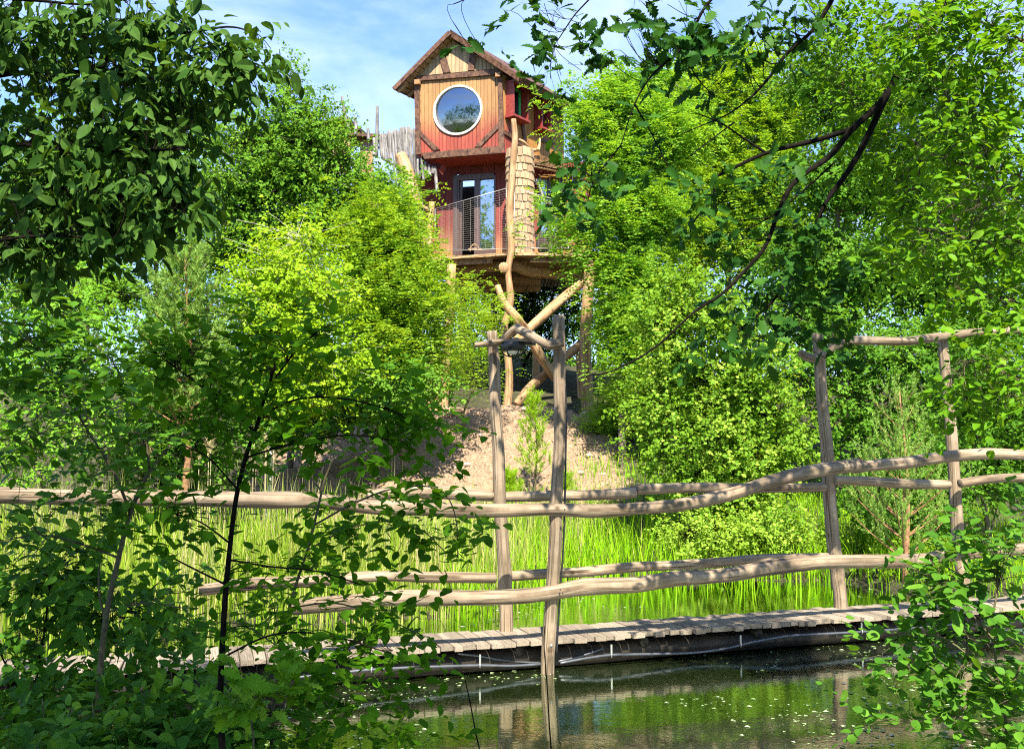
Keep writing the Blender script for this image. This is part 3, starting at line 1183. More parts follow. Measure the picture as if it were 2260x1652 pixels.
# side wall boards, band and crooked posts
sw = sub('wall', house)
for i in range(25):
    a = .02 + i * .125
    zt = PS.px(c1(1230, 560))[1] + .05
    zbm = PS.px(c1(1250, 1335))[1] - (.02 if a > .35 else 0)
    v, f = PS.prism([(a + .003, zbm - .3 * (a > .45)), (a + .118, zbm - .3 * (a > .45)), (a + .118, zt), (a + .003, zt)], -.03, .006 * random.random())
    build(MB().add(v, f), 'board', M['front_paint'] if a < .42 else M['side_paint'], sw)
for poly in ([(1432, 770), (1452, 775), (1445, 1000), (1470, 1215), (1450, 1225), (1430, 1080)],
             [(1690, 870), (1735, 890), (1745, 1060), (1748, 1190), (1705, 1180), (1698, 1000)],
             [(1415, 680), (1445, 700), (1440, 775), (1412, 760)]):
    piece(PS, [c1(*p) for p in poly], 0, .05, 'post', 'beam', house)
for poly in ([(1256, 1105), (1300, 1128), (1350, 1170), (1420, 1220), (1510, 1275), (1480, 1282), (1390, 1250), (1310, 1180), (1256, 1145)],
             [(1618, 1180), (1690, 1205), (1755, 1218), (1755, 1248), (1690, 1238), (1620, 1218)]):
    piece(PS, [c1(*p) for p in poly], 0, .055, 'band', 'beam', house)


def window_box(x0y0, x1y1, proj_, green=True):
    """red bay box standing out from the side wall round a small window"""
    b = sub('window', house)
    a0 = PS.px(c1(*x0y0), 0.0)
    a1 = PS.px(c1(*x1y1), 0.0)
    u0, u1, z0, z1 = a0[0], a1[0], a1[1], a0[1]
    th = .035
    for p, n0, n1, nm in [([(u0, z0), (u0 + th, z0), (u0 + th, z1), (u0, z1)], 0, proj_, 'cheek'),
                          ([(u1 - th, z0), (u1, z0), (u1, z1), (u1 - th, z1)], 0, proj_, 'cheek'),
                          ([(u0 - .05, z0 - .06), (u1 + .05, z0 - .06), (u1 + .05, z0), (u0 - .05, z0)], 0, proj_ + .05, 'sill'),
                          ([(u0 - .02, z1), (u1 + .02, z1), (u1 + .02, z1 + .05), (u0 - .02, z1 + .05)], 0, proj_ + .02, 'head')]:
        v, f = PS.prism(p, n0, n1)
        build(MB().add(v, f), nm, M['red'], b)
    g = .07
    U0, U1, Z0, Z1 = u0 + .05, u1 - .05, z0 + .03, z1 - .03
    col = 'green' if green else 'door_frame'
    for p in ([(U0, Z0), (U0 + g, Z0), (U0 + g, Z1), (U0, Z1)], [(U1 - g, Z0), (U1, Z0), (U1, Z1), (U1 - g, Z1)],
              [(U0 + g, Z1 - g), (U1 - g, Z1 - g), (U1 - g, Z1), (U0 + g, Z1)], [(U0 + g, Z0), (U1 - g, Z0), (U1 - g, Z0 + g), (U0 + g, Z0 + g)]):
        v, f = PS.prism(p, .01, .055)
        build(MB().add(v, f), 'frame', M[col], b)
    v, f = PS.prism([(U0 + g, Z0 + g), (U1 - g, Z0 + g), (U1 - g, Z1 - g), (U0 + g, Z1 - g)], .008, .025)
    build(MB().add(v, f), 'pane', M['glass'], b)


window_box((1262, 640), (1408, 1035), .30)
window_box((1545, 830), (1640, 1135), .30, False)

# roof: two slopes running back, bargeboards, rafter tails
OV = .27
A_ = PF.px(c1(700, 125), OV)
Lf = PF.px(c1(145, 690), OV)
Rt = PF.px(c1(1402, 590), OV)
back3 = np.array([EV[0], EV[1], -.02]) * 3.9
roofp = []
for (e, nm) in ((Lf, 'roof'), (Rt, 'roof')):
    a3, e3 = PF.w(A_[0], A_[1], OV), PF.w(e[0], e[1], OV)
    sl = norm(e3 - a3)
    if e is Rt:
        e3 = e3 + sl * .02
    p = [a3, e3, e3 + back3, a3 + back3]
    nrm = norm(np.cross(p[1] - p[0], p[3] - p[0]))
    if nrm[2] < 0:
        nrm = -nrm
    v = np.array([q - nrm * .012 for q in p] + [q + nrm * .05 for q in p])
    f = [np.array([[0, 1, 2, 3], [7, 6, 5, 4], [0, 4, 5, 1], [1, 5, 6, 2], [2, 6, 7, 3], [3, 7, 4, 0]])]
    roof = build(MB().add(v, f), 'roof', M['beam'], house)
    # soffit boards under the slope
    nbd = 12
    for i in range(nbd):
        t0, t1 = i / nbd + .004, (i + 1) / nbd - .004
        q = [a3 + (e3 - a3) * t0, a3 + (e3 - a3) * t1]
        q = [k_ + back3 * .004 for k_ in q]
        vv = np.array([q[0], q[1], q[1] + back3 * .99, q[0] + back3 * .99]) - nrm * .016
        vv = np.vstack([vv - nrm * .018, vv])
        build(MB().add(vv, [np.array([[0, 1, 2, 3], [7, 6, 5, 4], [0, 4, 5, 1], [1, 5, 6, 2], [2, 6, 7, 3], [3, 7, 4, 0]])]), 'soffit_board', M['soffit'], roof)
    # bargeboard on the front edge
    dn = np.array([0, 0, -1.0])
    outn = PF.n
    bb = np.array([a3 + dn * .0 + outn * .03 + nrm * .07, e3 + outn * .03 + nrm * .07, e3 + outn * .03 - nrm * .09, a3 + outn * .03 - nrm * .10])
    bb2 = bb - outn * .055
    build(MB().add(np.vstack([bb, bb2]), [np.array([[0, 1, 2, 3], [7, 6, 5, 4], [0, 4, 5, 1], [1, 5, 6, 2], [2, 6, 7, 3], [3, 7, 4, 0]])]), 'bargeboard', M['beam'], roof)
    # rafter tails along the eave
    for i in range(9):
        c = e3 - sl * .10 + back3 * (.03 + i * .115) - nrm * .09
        v, f = box_arrays(c, sl * .13, norm(back3) * .03, nrm * .045)
        build(MB().add(v, f), 'rafter', M['peeled'], roof)
        c = e3 - sl * .6 + back3 * (.03 + i * .115) - nrm * .09
    # eave board
    v, f = box_arrays(e3 + back3 * .5 + sl * .015 + nrm * .015, sl * .015, back3 * .5, nrm * .075)
    build(MB().add(v, f), 'eave_board', M['beam'], roof)

# lower storey front wall, set back under the jetty
lowo = u_br.copy()
PL = Plane(lowo, EU, .25)
lw = sub('wall', house)


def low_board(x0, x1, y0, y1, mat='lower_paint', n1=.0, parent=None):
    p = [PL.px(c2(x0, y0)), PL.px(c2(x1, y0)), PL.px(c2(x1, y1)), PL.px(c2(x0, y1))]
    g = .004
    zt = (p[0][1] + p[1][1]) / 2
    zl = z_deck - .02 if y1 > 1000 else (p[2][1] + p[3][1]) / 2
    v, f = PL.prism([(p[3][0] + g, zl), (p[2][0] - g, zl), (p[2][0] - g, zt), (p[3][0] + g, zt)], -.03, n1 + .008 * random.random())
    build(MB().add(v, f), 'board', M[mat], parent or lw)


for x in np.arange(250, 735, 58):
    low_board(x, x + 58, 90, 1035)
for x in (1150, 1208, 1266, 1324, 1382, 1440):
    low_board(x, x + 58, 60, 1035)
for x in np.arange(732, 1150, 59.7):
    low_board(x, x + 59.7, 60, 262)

door = sub('door', house)


def low_part(x0, x1, y0, y1, n0, n1, name, mat, parent):
    p0, p1 = PL.px(c2(x0, y0), n1), PL.px(c2(x1, y1), n1)
    zl = z_deck if y1 > 1000 else p1[1]
    v, f = PL.prism([(p0[0], zl), (p1[0], zl), (p1[0], p0[1]), (p0[0], p0[1])], n0, n1)
    return build(MB().add(v, f), name, M[mat], parent)


for x0, x1, y0, y1, n0, n1 in [(735, 770, 268, 1040, -.06, .05), (1143, 1160, 268, 1040, -.06, .05), (770, 1143, 268, 296, -.06, .045),
                               (770, 792, 296, 1040, -.10, .01), (800, 822, 300, 1040, -.16, -.05), (948, 1000, 296, 1040, -.10, .02), (1000, 1143, 1012, 1040, -.1, .02), (822, 948, 296, 312, -.16, -.06)]:
    low_part(x0, x1, y0, y1, n0, n1, 'frame', 'door_frame', door)
low_part(1000, 1143, 298, 1014, -.05, -.035, 'pane', 'glass_door', door)
# dark room behind the door
u_a, u_b = PL.px(c2(250, 700))[0], PL.px(c2(1500, 700))[0]
zt_, zf_ = u_bl[2] - .02, z_deck + .01
rm = [PL.w(u_a, zf_, -.08), PL.w(u_b, zf_, -.08), PL.w(u_b + .9, zf_, -2.2), PL.w(u_a + .9, zf_, -2.2)]


def up(p, z): return np.array([p[0], p[1], z])


quad3([rm[2], rm[3], up(rm[3], zt_), up(rm[2], zt_)], 'rear_wall', 'interior', house)
quad3([rm[3], rm[0], up(rm[0], zt_), up(rm[3], zt_)], 'side_wall', 'interior', house)
quad3([rm[0], rm[3], rm[2], rm[1]], 'room_floor', 'interior', house, .02)
for (x, y) in ((840, 370), (855, 360), (850, 375), (905, 305)):
    p = PL.w(*PL.px(c2(x, y), -.9), -.9)
# a table and a chair seen through the panes
v, f = box_arrays(PL.w(PL.px(c2(1080, 1000))[0], z_deck + .55, -1.0), PL.u * .4, PL.n * .25, (0, 0, .02))
tb = build(MB().add(v, f), 'inner_table', M['lumber'], house)

# lower right wall with its glazed door, under the shingled lean-to
PR = Plane(PL.w(PL.px(c2(1500, 700))[0], 0, 0), (.93, .37))
rwall = sub('wall', house)


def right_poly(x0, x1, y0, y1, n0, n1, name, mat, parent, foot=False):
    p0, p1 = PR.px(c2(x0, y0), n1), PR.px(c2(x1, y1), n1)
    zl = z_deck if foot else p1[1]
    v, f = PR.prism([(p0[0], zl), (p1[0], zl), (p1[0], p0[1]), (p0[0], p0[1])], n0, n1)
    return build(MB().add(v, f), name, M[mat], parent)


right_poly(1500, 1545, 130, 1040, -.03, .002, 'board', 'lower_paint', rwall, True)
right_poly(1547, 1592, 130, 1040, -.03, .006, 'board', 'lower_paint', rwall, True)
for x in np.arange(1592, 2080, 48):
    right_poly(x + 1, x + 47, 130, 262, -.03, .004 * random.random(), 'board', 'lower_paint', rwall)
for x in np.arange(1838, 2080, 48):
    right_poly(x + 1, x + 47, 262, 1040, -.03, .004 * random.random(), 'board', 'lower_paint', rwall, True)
rd = sub('door', house)
for x0, x1, y0, y1, n1, ft in ((1592, 1612, 265, 1040, .03, True), (1818, 1838, 265, 1040, .03, True), (1612, 1818, 265, 285, .03, False), (1690, 1706, 285, 1040, .02, True)):
    right_poly(x0, x1, y0, y1, -.05, n1, 'frame', 'door_frame', rd, ft)
right_poly(1612, 1690, 285, 1035, -.04, -.03, 'pane', 'glass_door', rd, True)
right_poly(1706, 1818, 285, 1035, -.04, -.03, 'pane', 'glass_door', rd, True)

# shingled round tower beside the stilt
tw_c = at(*c2(1405, 1030), 26.75)
tower = sub('tower', house)
tcx, tcy = tw_c[0], tw_c[1]
TR = .37
z_t0, z_t1 = z_deck, PF.px(c1(1400, 1380))[1] + .1
core_p = np.array([[tcx, tcy, z_t0], [tcx, tcy, z_t1]])
v, f, uv = tube_arrays(catmull(core_p, 3), TR - .015, 20, True)
build(MB().add(v, f, 0, uv), 'core', M['beam'], tower, True)
rows = 14
sh_me = None
shv, shf = box_arrays((0, 0, 0), (.5, 0, 0), (0, .5, 0), (0, 0, .5))
for r in range(rows):
    zz = z_t0 + (z_t1 - z_t0) * (r + .1) / rows
    hh = (z_t1 - z_t0) / rows * 1.22
    m_ = 13
    for q in range(m_):
        a = -PI * .5 + (q - m_ / 2 + .5 * (r % 2)) * (2 * PI * .72 / m_)
        if sh_me is None:
            sh_me = MB().add(shv, shf).mesh('shingle')
            sh_me.materials.append(M['shingle'])
        o = bpy.data.objects.new('shingle', sh_me)
        COL.objects.link(o)
        o.parent = tower
        rr = TR + .012 + .008 * random.random()
        px_, py_ = tcx + rr * math.cos(a), tcy + rr * math.sin(a)
        lo = origin(tower)
        jz = random.uniform(-.025, .025)
        o.matrix_basis = Matrix.Translation((px_ - lo[0], py_ - lo[1], zz + hh / 2 + jz - lo[2])) @ Matrix.Rotation(a + PI / 2, 4, 'Z') @ Matrix.Rotation(-random.uniform(.09, .14), 4, 'X') @ Matrix.Diagonal((2 * PI * .72 / m_ * TR * random.uniform(.92, 1.0), .028, hh, 1))

# lean-to roof of wooden shingles
rl = sub('lean_to_roof', house)
LA, LB = at(*c1(1388, 1318), 27.05), at(*c1(1960, 1440), 28.9)
LC, LD = at(*c1(1484, 1440), 26.72), at(*c1(2060, 1555), 28.5)
nrows, ncols = 8, 22
rn = norm(np.cross(LC - LA, LB - LA))
if rn[2] < 0:
    rn = -rn
for r in range(nrows):
    for q in range(ncols):
        t0, t1 = q / ncols, (q + 1) / ncols
        s0, s1 = r / nrows, (r + 1.25) / nrows

        def L2(s, t): return LA + (LB - LA) * t * (1 - s) + (LC - LA) * s + ((LD - LC) * t) * s
        jit = random.uniform(-.02, .03)
        p = [L2(s0, t0 + .003), L2(s0, t1 - .003), L2(s1 + jit * .5, t1 - .003), L2(s1 + jit * .5, t0 + .003)]
        b_ = np.array([p[0] + rn * .005, p[1] + rn * .005, p[2] + rn * .05, p[3] + rn * .05])
        vv = np.vstack([b_ - rn * .022, b_])
        build(MB().add(vv, [np.array([[0, 1, 2, 3], [7, 6, 5, 4], [0, 4, 5, 1], [1, 5, 6, 2], [2, 6, 7, 3], [3, 7, 4, 0]])]), 'shingle', M['shingle'], rl)
for a, b, rr_ in ((LA, LC, .05), (LC, LD, .035), (LA, LB, .05)):
    v, f, uv = tube_arrays(catmull([a - rn * .06, b - rn * .06], 2), rr_, 6, True)
    build(MB().add(v, f, 0, uv), 'roof_beam', M['peeled'], rl, True)
# curved ledge and hook branch above the lean-to
log('branch', [(*c1(1490, 1270), 26.9), (*c1(1440, 1225), 26.85), (*c1(1395, 1200), 26.8)], house, M['peeled'], [.03, .05, .03], n=4, sides=8)
log('branch', [(*c1(1585, 1310), 27.2), (*c1(1600, 1255), 27.3), (*c1(1605, 1190), 27.35)], house, M['peeled'], [.06, .035, .03], n=4, sides=8)
log('ledge', [(*c1(1385, 1300), 26.8), (*c1(1450, 1298), 26.95), (*c1(1560, 1310), 27.25)], house, M['peeled'], [.07, .08, .06], n=4, sides=8)

# wall lamp on the lower right wall
wl = sub('wall_lamp', house)
lp = PR.w(*PR.px(c2(1578, 335), .16), .16)
v, f, uv = tube_arrays(np.array([lp + [0, 0, .09], lp + [0, 0, .02], lp - [0, 0, .09]]), [.055, .06, .06], 12)
build(MB().add(v, f, 0, uv), 'shade', M['plaster'], wl, True)
v, f = box_arrays(lp - PR.n * .09, PR.u * .02, PR.n * .07, (0, 0, .10))
build(MB().add(v, f), 'bracket', M['black'], wl)
log('stick', [(*c2(1590, 360), 26.9), (*c2(1615, 420), 26.85), (*c2(1650, 520), 26.8), (*c2(1720, 620), 26.7)], house, M['grey_stick'], .035, n=4, sides=7)

# deck: long planks, fascia, log joists
K = at(*c2(1310, 1042), 25.9)
dl_ = gp(*c2(560, 1090), K[2])
dr_ = gp(*c2(1985, 1049), K[2])
ul, ur = norm(dl_ - K), norm(dr_ - K)
dk = sub('deck', house)
backd = norm(np.array([EV[0] * .5, EV[1], 0]))
for i in range(40):
    s = .002 + i * .15
    for uu, ln in ((ul, 3.3), (ur, 3.0)):
        a = K + backd * s
        b = a + uu * ln
        c_, d_ = b + backd * .143, a + backd * .143
        vv = np.array([a, b, c_, d_])
        vv = np.vstack([vv - [0, 0, .045], vv])
        fc = np.array([[0, 1, 2, 3], [7, 6, 5, 4], [0, 4, 5, 1], [1, 5, 6, 2], [2, 6, 7, 3], [3, 7, 4, 0]])
        build(MB().add(vv, [fc]), 'plank', M['lumber'], dk)
for uu, ln in ((ul, 3.25), (ur, 2.95)):
    nn = norm(np.cross(uu, [0, 0, 1]))
    if nn[1] > 0:
        nn = -nn
    v, f = box_arrays(K + uu * ln / 2 + nn * .03 + [0, 0, -.045], uu * ln / 2, nn * .022, (0, 0, .04))
    build(MB().add(v, f), 'fascia', M['lumber'], dk)
    v, f = box_arrays(K + uu * (ln / 2 + .25) - nn * .10 + [0, 0, -.17], uu * (ln / 2 - .3), nn * .03, (0, 0, .075))
    build(MB().add(v, f), 'fascia', M['soffit'], dk)
log('joist', [(*c2(1242, 1192), 25.6), (*c2(1246, 1200), 27.0), (*c2(1255, 1212), 29.2)], dk, M['peeled'], .145, n=3, sides=12)
log('joist', [(*c2(690, 1205), 27.2), (*c2(950, 1195), 27.0), (*c2(1215, 1175), 26.6)], dk, M['peeled'], .15, n=4)
log('joist', [(*c2(1330, 1165), 26.4), (*c2(1500, 1225), 26.6), (*c2(1740, 1250), 26.9), (*c2(2000, 1275), 27.2)], dk, M['peeled'], .16, n=4)
log('joist', [(*c2(770, 1320), 28.6), (*c2(1200, 1318), 28.6), (*c2(1600, 1325), 28.8)], dk, M['peeled'], .15, n=4)
log('joist', [(*c2(780, 1400), 29.6), (*c2(1200, 1395), 29.6), (*c2(1600, 1390), 29.8)], dk, M['peeled'], .15, n=4)

# stilts and crossed struts
GF = lambda sx, sy, d: at(sx, sy, d)


def leg(pts, r, name='stilt', d=None, foot=True):
    p = [at(q[0], q[1], d if len(q) < 3 else q[2]) for q in pts]
    if foot:
        x, y = p[-1][0], p[-1][1]
        p.append(np.array([x, y, min(gz(x, y), p[-1][2]) - .25]))
        r = list(r) + [r[-1]]
    return log(name, p, house, M['peeled'], r, world=True, n=5, sides=12, wob=.07)


leg([(1133, 264), (1136, 305), (1133, 345), (1129, 400), (1124, 460), (1127, 515), (1128, 555), (1121, 600), (1126, 655), (1121, 690), (1112, 730), (1121, 790), (1123, 850), (1118, 908)],
    [.075, .082, .09, .095, .105, .11, .10, .085, .10, .10, .10, .105, .11, .115], 'stilt', 25.7)
leg([(996, 585), (992, 690), (984, 800), (977, 915)], [.13, .13, .12, .13], 'stilt', 26.3)
leg([(938, 770), (950, 830), (955, 905)], [.15, .17, .19], 'stilt', 25.6)
leg([(1303, 575), (1295, 680), (1291, 780), (1297, 905)], [.17, .16, .16, .18], 'stilt', 26.2)
leg([(1277, 780), (1280, 850), (1283, 905)], [.10, .10, .11], 'stilt', 28.6)
leg([(1020, 660), (1022, 760), (1020, 850)], [.12, .12, .12], 'stilt', 29.3)
leg([(1185, 740), (1183, 800), (1182, 840)], [.12, .12, .12], 'stilt', 29.6)
leg([(1097, 630, 25.1), (1112, 668, 25.1), (1138, 700, 25.15), (1166, 738, 25.3), (1192, 785, 25.5), (1225, 835, 25.9)], [.085, .105, .125, .135, .13, .12], 'strut', foot=False)
leg([(1300, 612, 26.6), (1240, 660, 26.3), (1190, 705, 26.0), (1150, 742, 25.8), (1118, 770, 25.7)], [.13, .14, .13, .13, .12], 'strut', foot=False)
leg([(1140, 892, 25.7), (1175, 850, 25.9), (1220, 812, 26.1), (1290, 752, 26.4)], [.12, .13, .13, .12], 'strut', foot=False)

# wire-net balustrade: two panels of fine wires
def net(p00, p01, p10, p11, name, nh=24, nv=10):
    """p00 bottom start, p01 top start, p10 bottom end, p11 top end"""
    bal = sub('balustrade', house)
    mb = MB()
    p00, p01, p10, p11 = (np.asarray(q) for q in (p00, p01, p10, p11))
    for i in range(nh + 1):
        t = i / nh
        a, b = p00 + (p01 - p00) * t, p10 + (p11 - p10) * t
        v, f, uv = tube_arrays(np.array([a, (a + b) / 2 - [0, 0, .01], b]), .0030, 4, False)
        mb.add(v, f)
    for i in range(1, nv):
        t = i / nv
        a, b = p00 + (p10 - p00) * t, p01 + (p11 - p01) * t
        v, f, uv = tube_arrays(np.array([a, b]), .0016, 3, False)
        mb.add(v, f)
    kind(build(mb, 'wire_net', M['steel'], bal), 'stuff')
    for a, b in ((p00, p01), (p10, p11), (p00, p10), (p01, p11)):
        v, f, uv = tube_arrays(np.array([a, b]), .009, 6, True)
        build(MB().add(v, f), 'edge_cable', M['steel'], bal, True)


net(at(*c2(550, 1030), 26.3), at(*c2(555, 603), 26.3), at(*c2(1280, 1002), 25.75), at(*c2(1268, 400), 25.75), 'net')
net(at(*c2(1345, 1000), 25.75), at(*c2(1350, 402), 25.75), at(*c2(1960, 1000), 26.3), at(*c2(1940, 560), 26.3), 'net')

# small things on the deck
bsk = thing('bench', 'pale bentwood bench rail low on the deck before the glass door', 'bench', at(*c2(960, 1040), 26.2))
log('backrest', [(*c2(905, 1030), 26.2), (*c2(915, 985), 26.2), (*c2(950, 960), 26.2), (*c2(985, 985), 26.2), (*c2(1000, 1030), 26.2)], bsk, M['peeled'], .02, n=4, sides=7)
log('seat', [(*c2(890, 1012), 26.25), (*c2(950, 1008), 26.25), (*c2(1020, 1010), 26.25)], bsk, M['peeled'], .03, n=3, sides=7)
st_ = thing('lounge_chair', 'low chair with a white leg behind the right wire net', 'chair', at(*c2(1830, 1035), 26.9))
for (x0, y0, x1, y1) in ((1845, 890, 1815, 1030), (1870, 900, 1900, 1030)):
    v, f, uv = tube_arrays(np.array([at(*c2(x0, y0), 26.9), at(*c2(x1, y1), 26.9)]), .015, 6, True)
    build(MB().add(v, f), 'leg', M['white'], st_, True)
v, f = box_arrays(at(*c2(1760, 985), 27.2), (.45, .1, 0), (-.05, .25, 0), (0, 0, .03))
build(MB().add(v, f), 'seat', M['interior'], st_)
v, f = box_arrays(at(*c2(1720, 940), 27.35), (.45, .1, 0), (-.01, .03, 0), (0, 0, .18))
build(MB().add(v, f), 'backrest', M['interior'], st_)

# ------------------------------------------------------------------ stick fence and stair left of the house
fence = thing('stick_fence', 'silver grey fence of crooked upright sticks left of the tree house', 'fence', at(840, 420, 27.8))
rng = np.random.RandomState(3)
for i in range(27):
    x = 520 + i * 12.5 + rng.uniform(-3, 3)
    t = i / 26
    ytop = np.interp(x, [500, 560, 640, 740, 830], [455, 430, 410, 385, 380]) + rng.uniform(-22, 18)
    ybot = np.interp(x, [500, 600, 700, 830], [620, 680, 760, 800])
    lean = rng.uniform(-10, 10) + 22
    d = 27.9
    log('pale', [(*cf(x, ytop), d), (*cf(x + lean * .35 + rng.uniform(-4, 4), ytop * .6 + ybot * .4), d), (*cf(x + lean + rng.uniform(-5, 5), ybot), d - .1)], fence, M['grey_stick'],
        [rng.uniform(.024, .032), rng.uniform(.032, .042), .036], n=3, sides=6, wob=.1)
for x0, y0, x1, y1, r in ((208, 118, 262, 400, .045), (503, 200, 498, 620, .05), (268, 292, 272, 400, .035), (316, 290, 322, 440, .05), (425, 382, 430, 480, .05),
                          (475, 465, 478, 610, .06), (935, 685, 945, 780, .05), (985, 705, 1002, 915, .055), (905, 660, 915, 770, .045), (960, 700, 965, 765, .05),
                          (870, 600, 890, 830, .045), (840, 640, 850, 800, .04), (800, 600, 805, 790, .04), (700, 600, 712, 860, .04), (665, 620, 690, 860, .04), (640, 650, 660, 850, .035),
                          (820, 860, 835, 1000, .045), (845, 910, 870, 1090, .05), (862, 925, 885, 1110, .05), (700, 970, 715, 1190, .035), (680, 990, 690, 1190, .035), (722, 980, 735, 1180, .035), (655, 1090, 650, 1185, .03), (630, 1100, 628, 1190, .03)):
    log('pale', [(*cf(x0, y0), 27.6), (*cf((x0 + x1) / 2 + rng.uniform(-6, 6), (y0 + y1) / 2), 27.6), (*cf(x1, y1), 27.5)], fence, M['grey_stick'], [r * .8, r, r], n=3, sides=7, wob=.1)
log('rail', [(*cf(500, 540), 28.0), (*cf(660, 580), 28.0), (*cf(830, 640), 28.0)], fence, M['grey_stick'], .04, n=3, sides=6)
log('rail', [(*cf(560, 640), 28.0), (*cf(700, 720), 28.0), (*cf(850, 770), 28.0)], fence, M['grey_stick'], .04, n=3, sides=6)

gate = thing('stair_post', 'thick peeled leaning log post where the stair meets the deck', 'post', at(*cf(880, 1420), 26.4))
log('post', [(*cf(695, 600), 26.9), (*cf(730, 700), 26.9), (*cf(770, 830), 26.85), (*cf(800, 960), 26.7), (*cf(830, 1100), 26.6), (*cf(870, 1290), 26.5), (*cf(885, 1430), 26.4)], gate, M['peeled'], [.17, .21, .22, .2, .19, .19, .21], n=4, sides=12)
g2 = thing('deck_post', 'slim peeled log post at the left end of the wire net', 'post', at(*cf(930, 1410), 26.2))
log('post', [(*cf(960, 1000), 26.2), (*cf(950, 1120), 26.2), (*cf(938, 1260), 26.2), (*cf(930, 1412), 26.2)], g2, M['peeled'], [.08, .09, .09, .1], n=4, sides=10)
log('arm', [(*cf(820, 1012), 26.5), (*cf(890, 1040), 26.35), (*cf(945, 1066), 26.2)], g2, M['peeled'], [.06, .05, .05], n=4, sides=8)
log('arm', [(*cf(912, 1105), 26.15), (*cf(940, 1100), 26.2)], g2, M['peeled'], [.05, .05], n=4, sides=8)
# hanging sticks of the fence beneath the deck on the far right
hang = thing('hanging_sticks_rail', 'short grey sticks hanging below the right end of the deck', 'railing', at(*c2(1760, 1300), 29.0))
for i, x in enumerate(np.arange(1630, 1930, 34)):
    log('stick', [(*c2(x + 14, 1288 + rng.uniform(-6, 6)), 29), (*c2(x + rng.uniform(-4, 4), 1340), 29), (*c2(x - 10, 1390 + rng.uniform(-12, 14)), 29)], hang, M['grey_stick'], .045, n=3, sides=6)
log('rail', [(*c2(1620, 1335), 29.05), (*c2(1930, 1320), 29.05)], hang, M['grey_stick'], .035, n=3, sides=6)

# brown hut whose gable end shows over the birch
hp = Plane(at(*cf(185, 480), 30.5), (.96, -.28))
hut = thing('plank_hut', 'small brown plank hut peeping over the birch beside tall grey poles', 'hut', at(*cf(185, 700), 30.5))
hw = sub('wall', hut)
for i, x in enumerate(np.arange(60, 260, 18)):
    yt = np.interp(x, [60, 130, 255], [385, 350, 330])
    p = [hp.px(cf(x, 760)), hp.px(cf(x + 16.5, 760)), hp.px(cf(x + 16.5, yt)), hp.px(cf(x, yt + 3))]
    v, f = hp.prism(p, -.04, .006 * random.random())
    build(MB().add(v, f), 'board', M['lumber'], hw)
rfp = [hp.w(*hp.px(cf(50, 382)), .25), hp.w(*hp.px(cf(268, 322)), .25)]
v, f = box_arrays((rfp[0] + rfp[1]) / 2 + np.array([.3, 1.0, 0]), (rfp[1] - rfp[0]) / 2, np.array([.28, 1.2, 0]), (0, 0, .05))
build(MB().add(v, f), 'roof', M['beam'], hut)
hut2 = thing('plank_shed', 'low dark plank shed wall between the hut and the stick fence', 'shed', at(*cf(420, 700), 29.5))
hp2 = Plane(at(*cf(420, 520), 29.5), (.97, .2))
for i, x in enumerate(np.arange(360, 470, 14)):
    p = [hp2.px(cf(x, 800)), hp2.px(cf(x + 13, 800)), hp2.px(cf(x + 13, 470)), hp2.px(cf(x, 470))]
    v, f = hp2.prism(p, -.04, .006 * random.random())
    build(MB().add(v, f), 'board', M['soffit'], hut2)
v, f = box_arrays(at(*cf(418, 462), 29.5), hp2.u * .75, hp2.n * .3, (0, 0, .05))
build(MB().add(v, f), 'roof', M['beam'], hut2)

# ------------------------------------------------------------------ the footbridge
ZD = .29
near_s = [(-120, 1497), (0, 1489), (316, 1476), (496, 1458), (801, 1437), (888, 1431), (1197, 1414), (1485, 1392), (1812, 1364), (2078, 1351), (2238, 1339), (2360, 1330)]
far_s = [(-120, 1470), (45, 1464), (496, 1444), (801, 1421), (1081, 1402), (1529, 1367), (1843, 1343), (2202, 1312), (2400, 1297)]
near_w = np.array([gp(a, b, ZD) for a, b in near_s])
far_w = np.array([gp(a, b, ZD) for a, b in far_s])
# smooth centre line
cx_ = np.linspace(near_w[0][0], near_w[-1][0], 60)
pn = np.polyfit(near_w[:, 0], near_w[:, 1], 3)
cl = np.stack([cx_, np.polyval(pn, cx_)], -1)
bridge = thing('footbridge', 'weathered timber footbridge with crooked log rails crossing the pond', 'bridge', (0.4, 8.8, 0))


def d_near(sx):
    """depth of the near deck edge under picture column sx"""
    s = (sx - CX) / F
    xs_ = np.linspace(-6, 8, 400)
    ys_ = np.polyval(pn, xs_)
    k_ = np.argmin(np.abs(xs_ / ys_ - s))
    return ys_[k_]


BW = .62
seg = np.concatenate([[0], np.cumsum(np.linalg.norm(np.diff(cl, axis=0), axis=1))])
pos_ = 0.0
rng = np.random.RandomState(8)
pl_me = None
pvv, pff = box_arrays((0, 0, 0), (.5, 0, 0), (0, .5, 0), (0, 0, .5))
ch = MB()
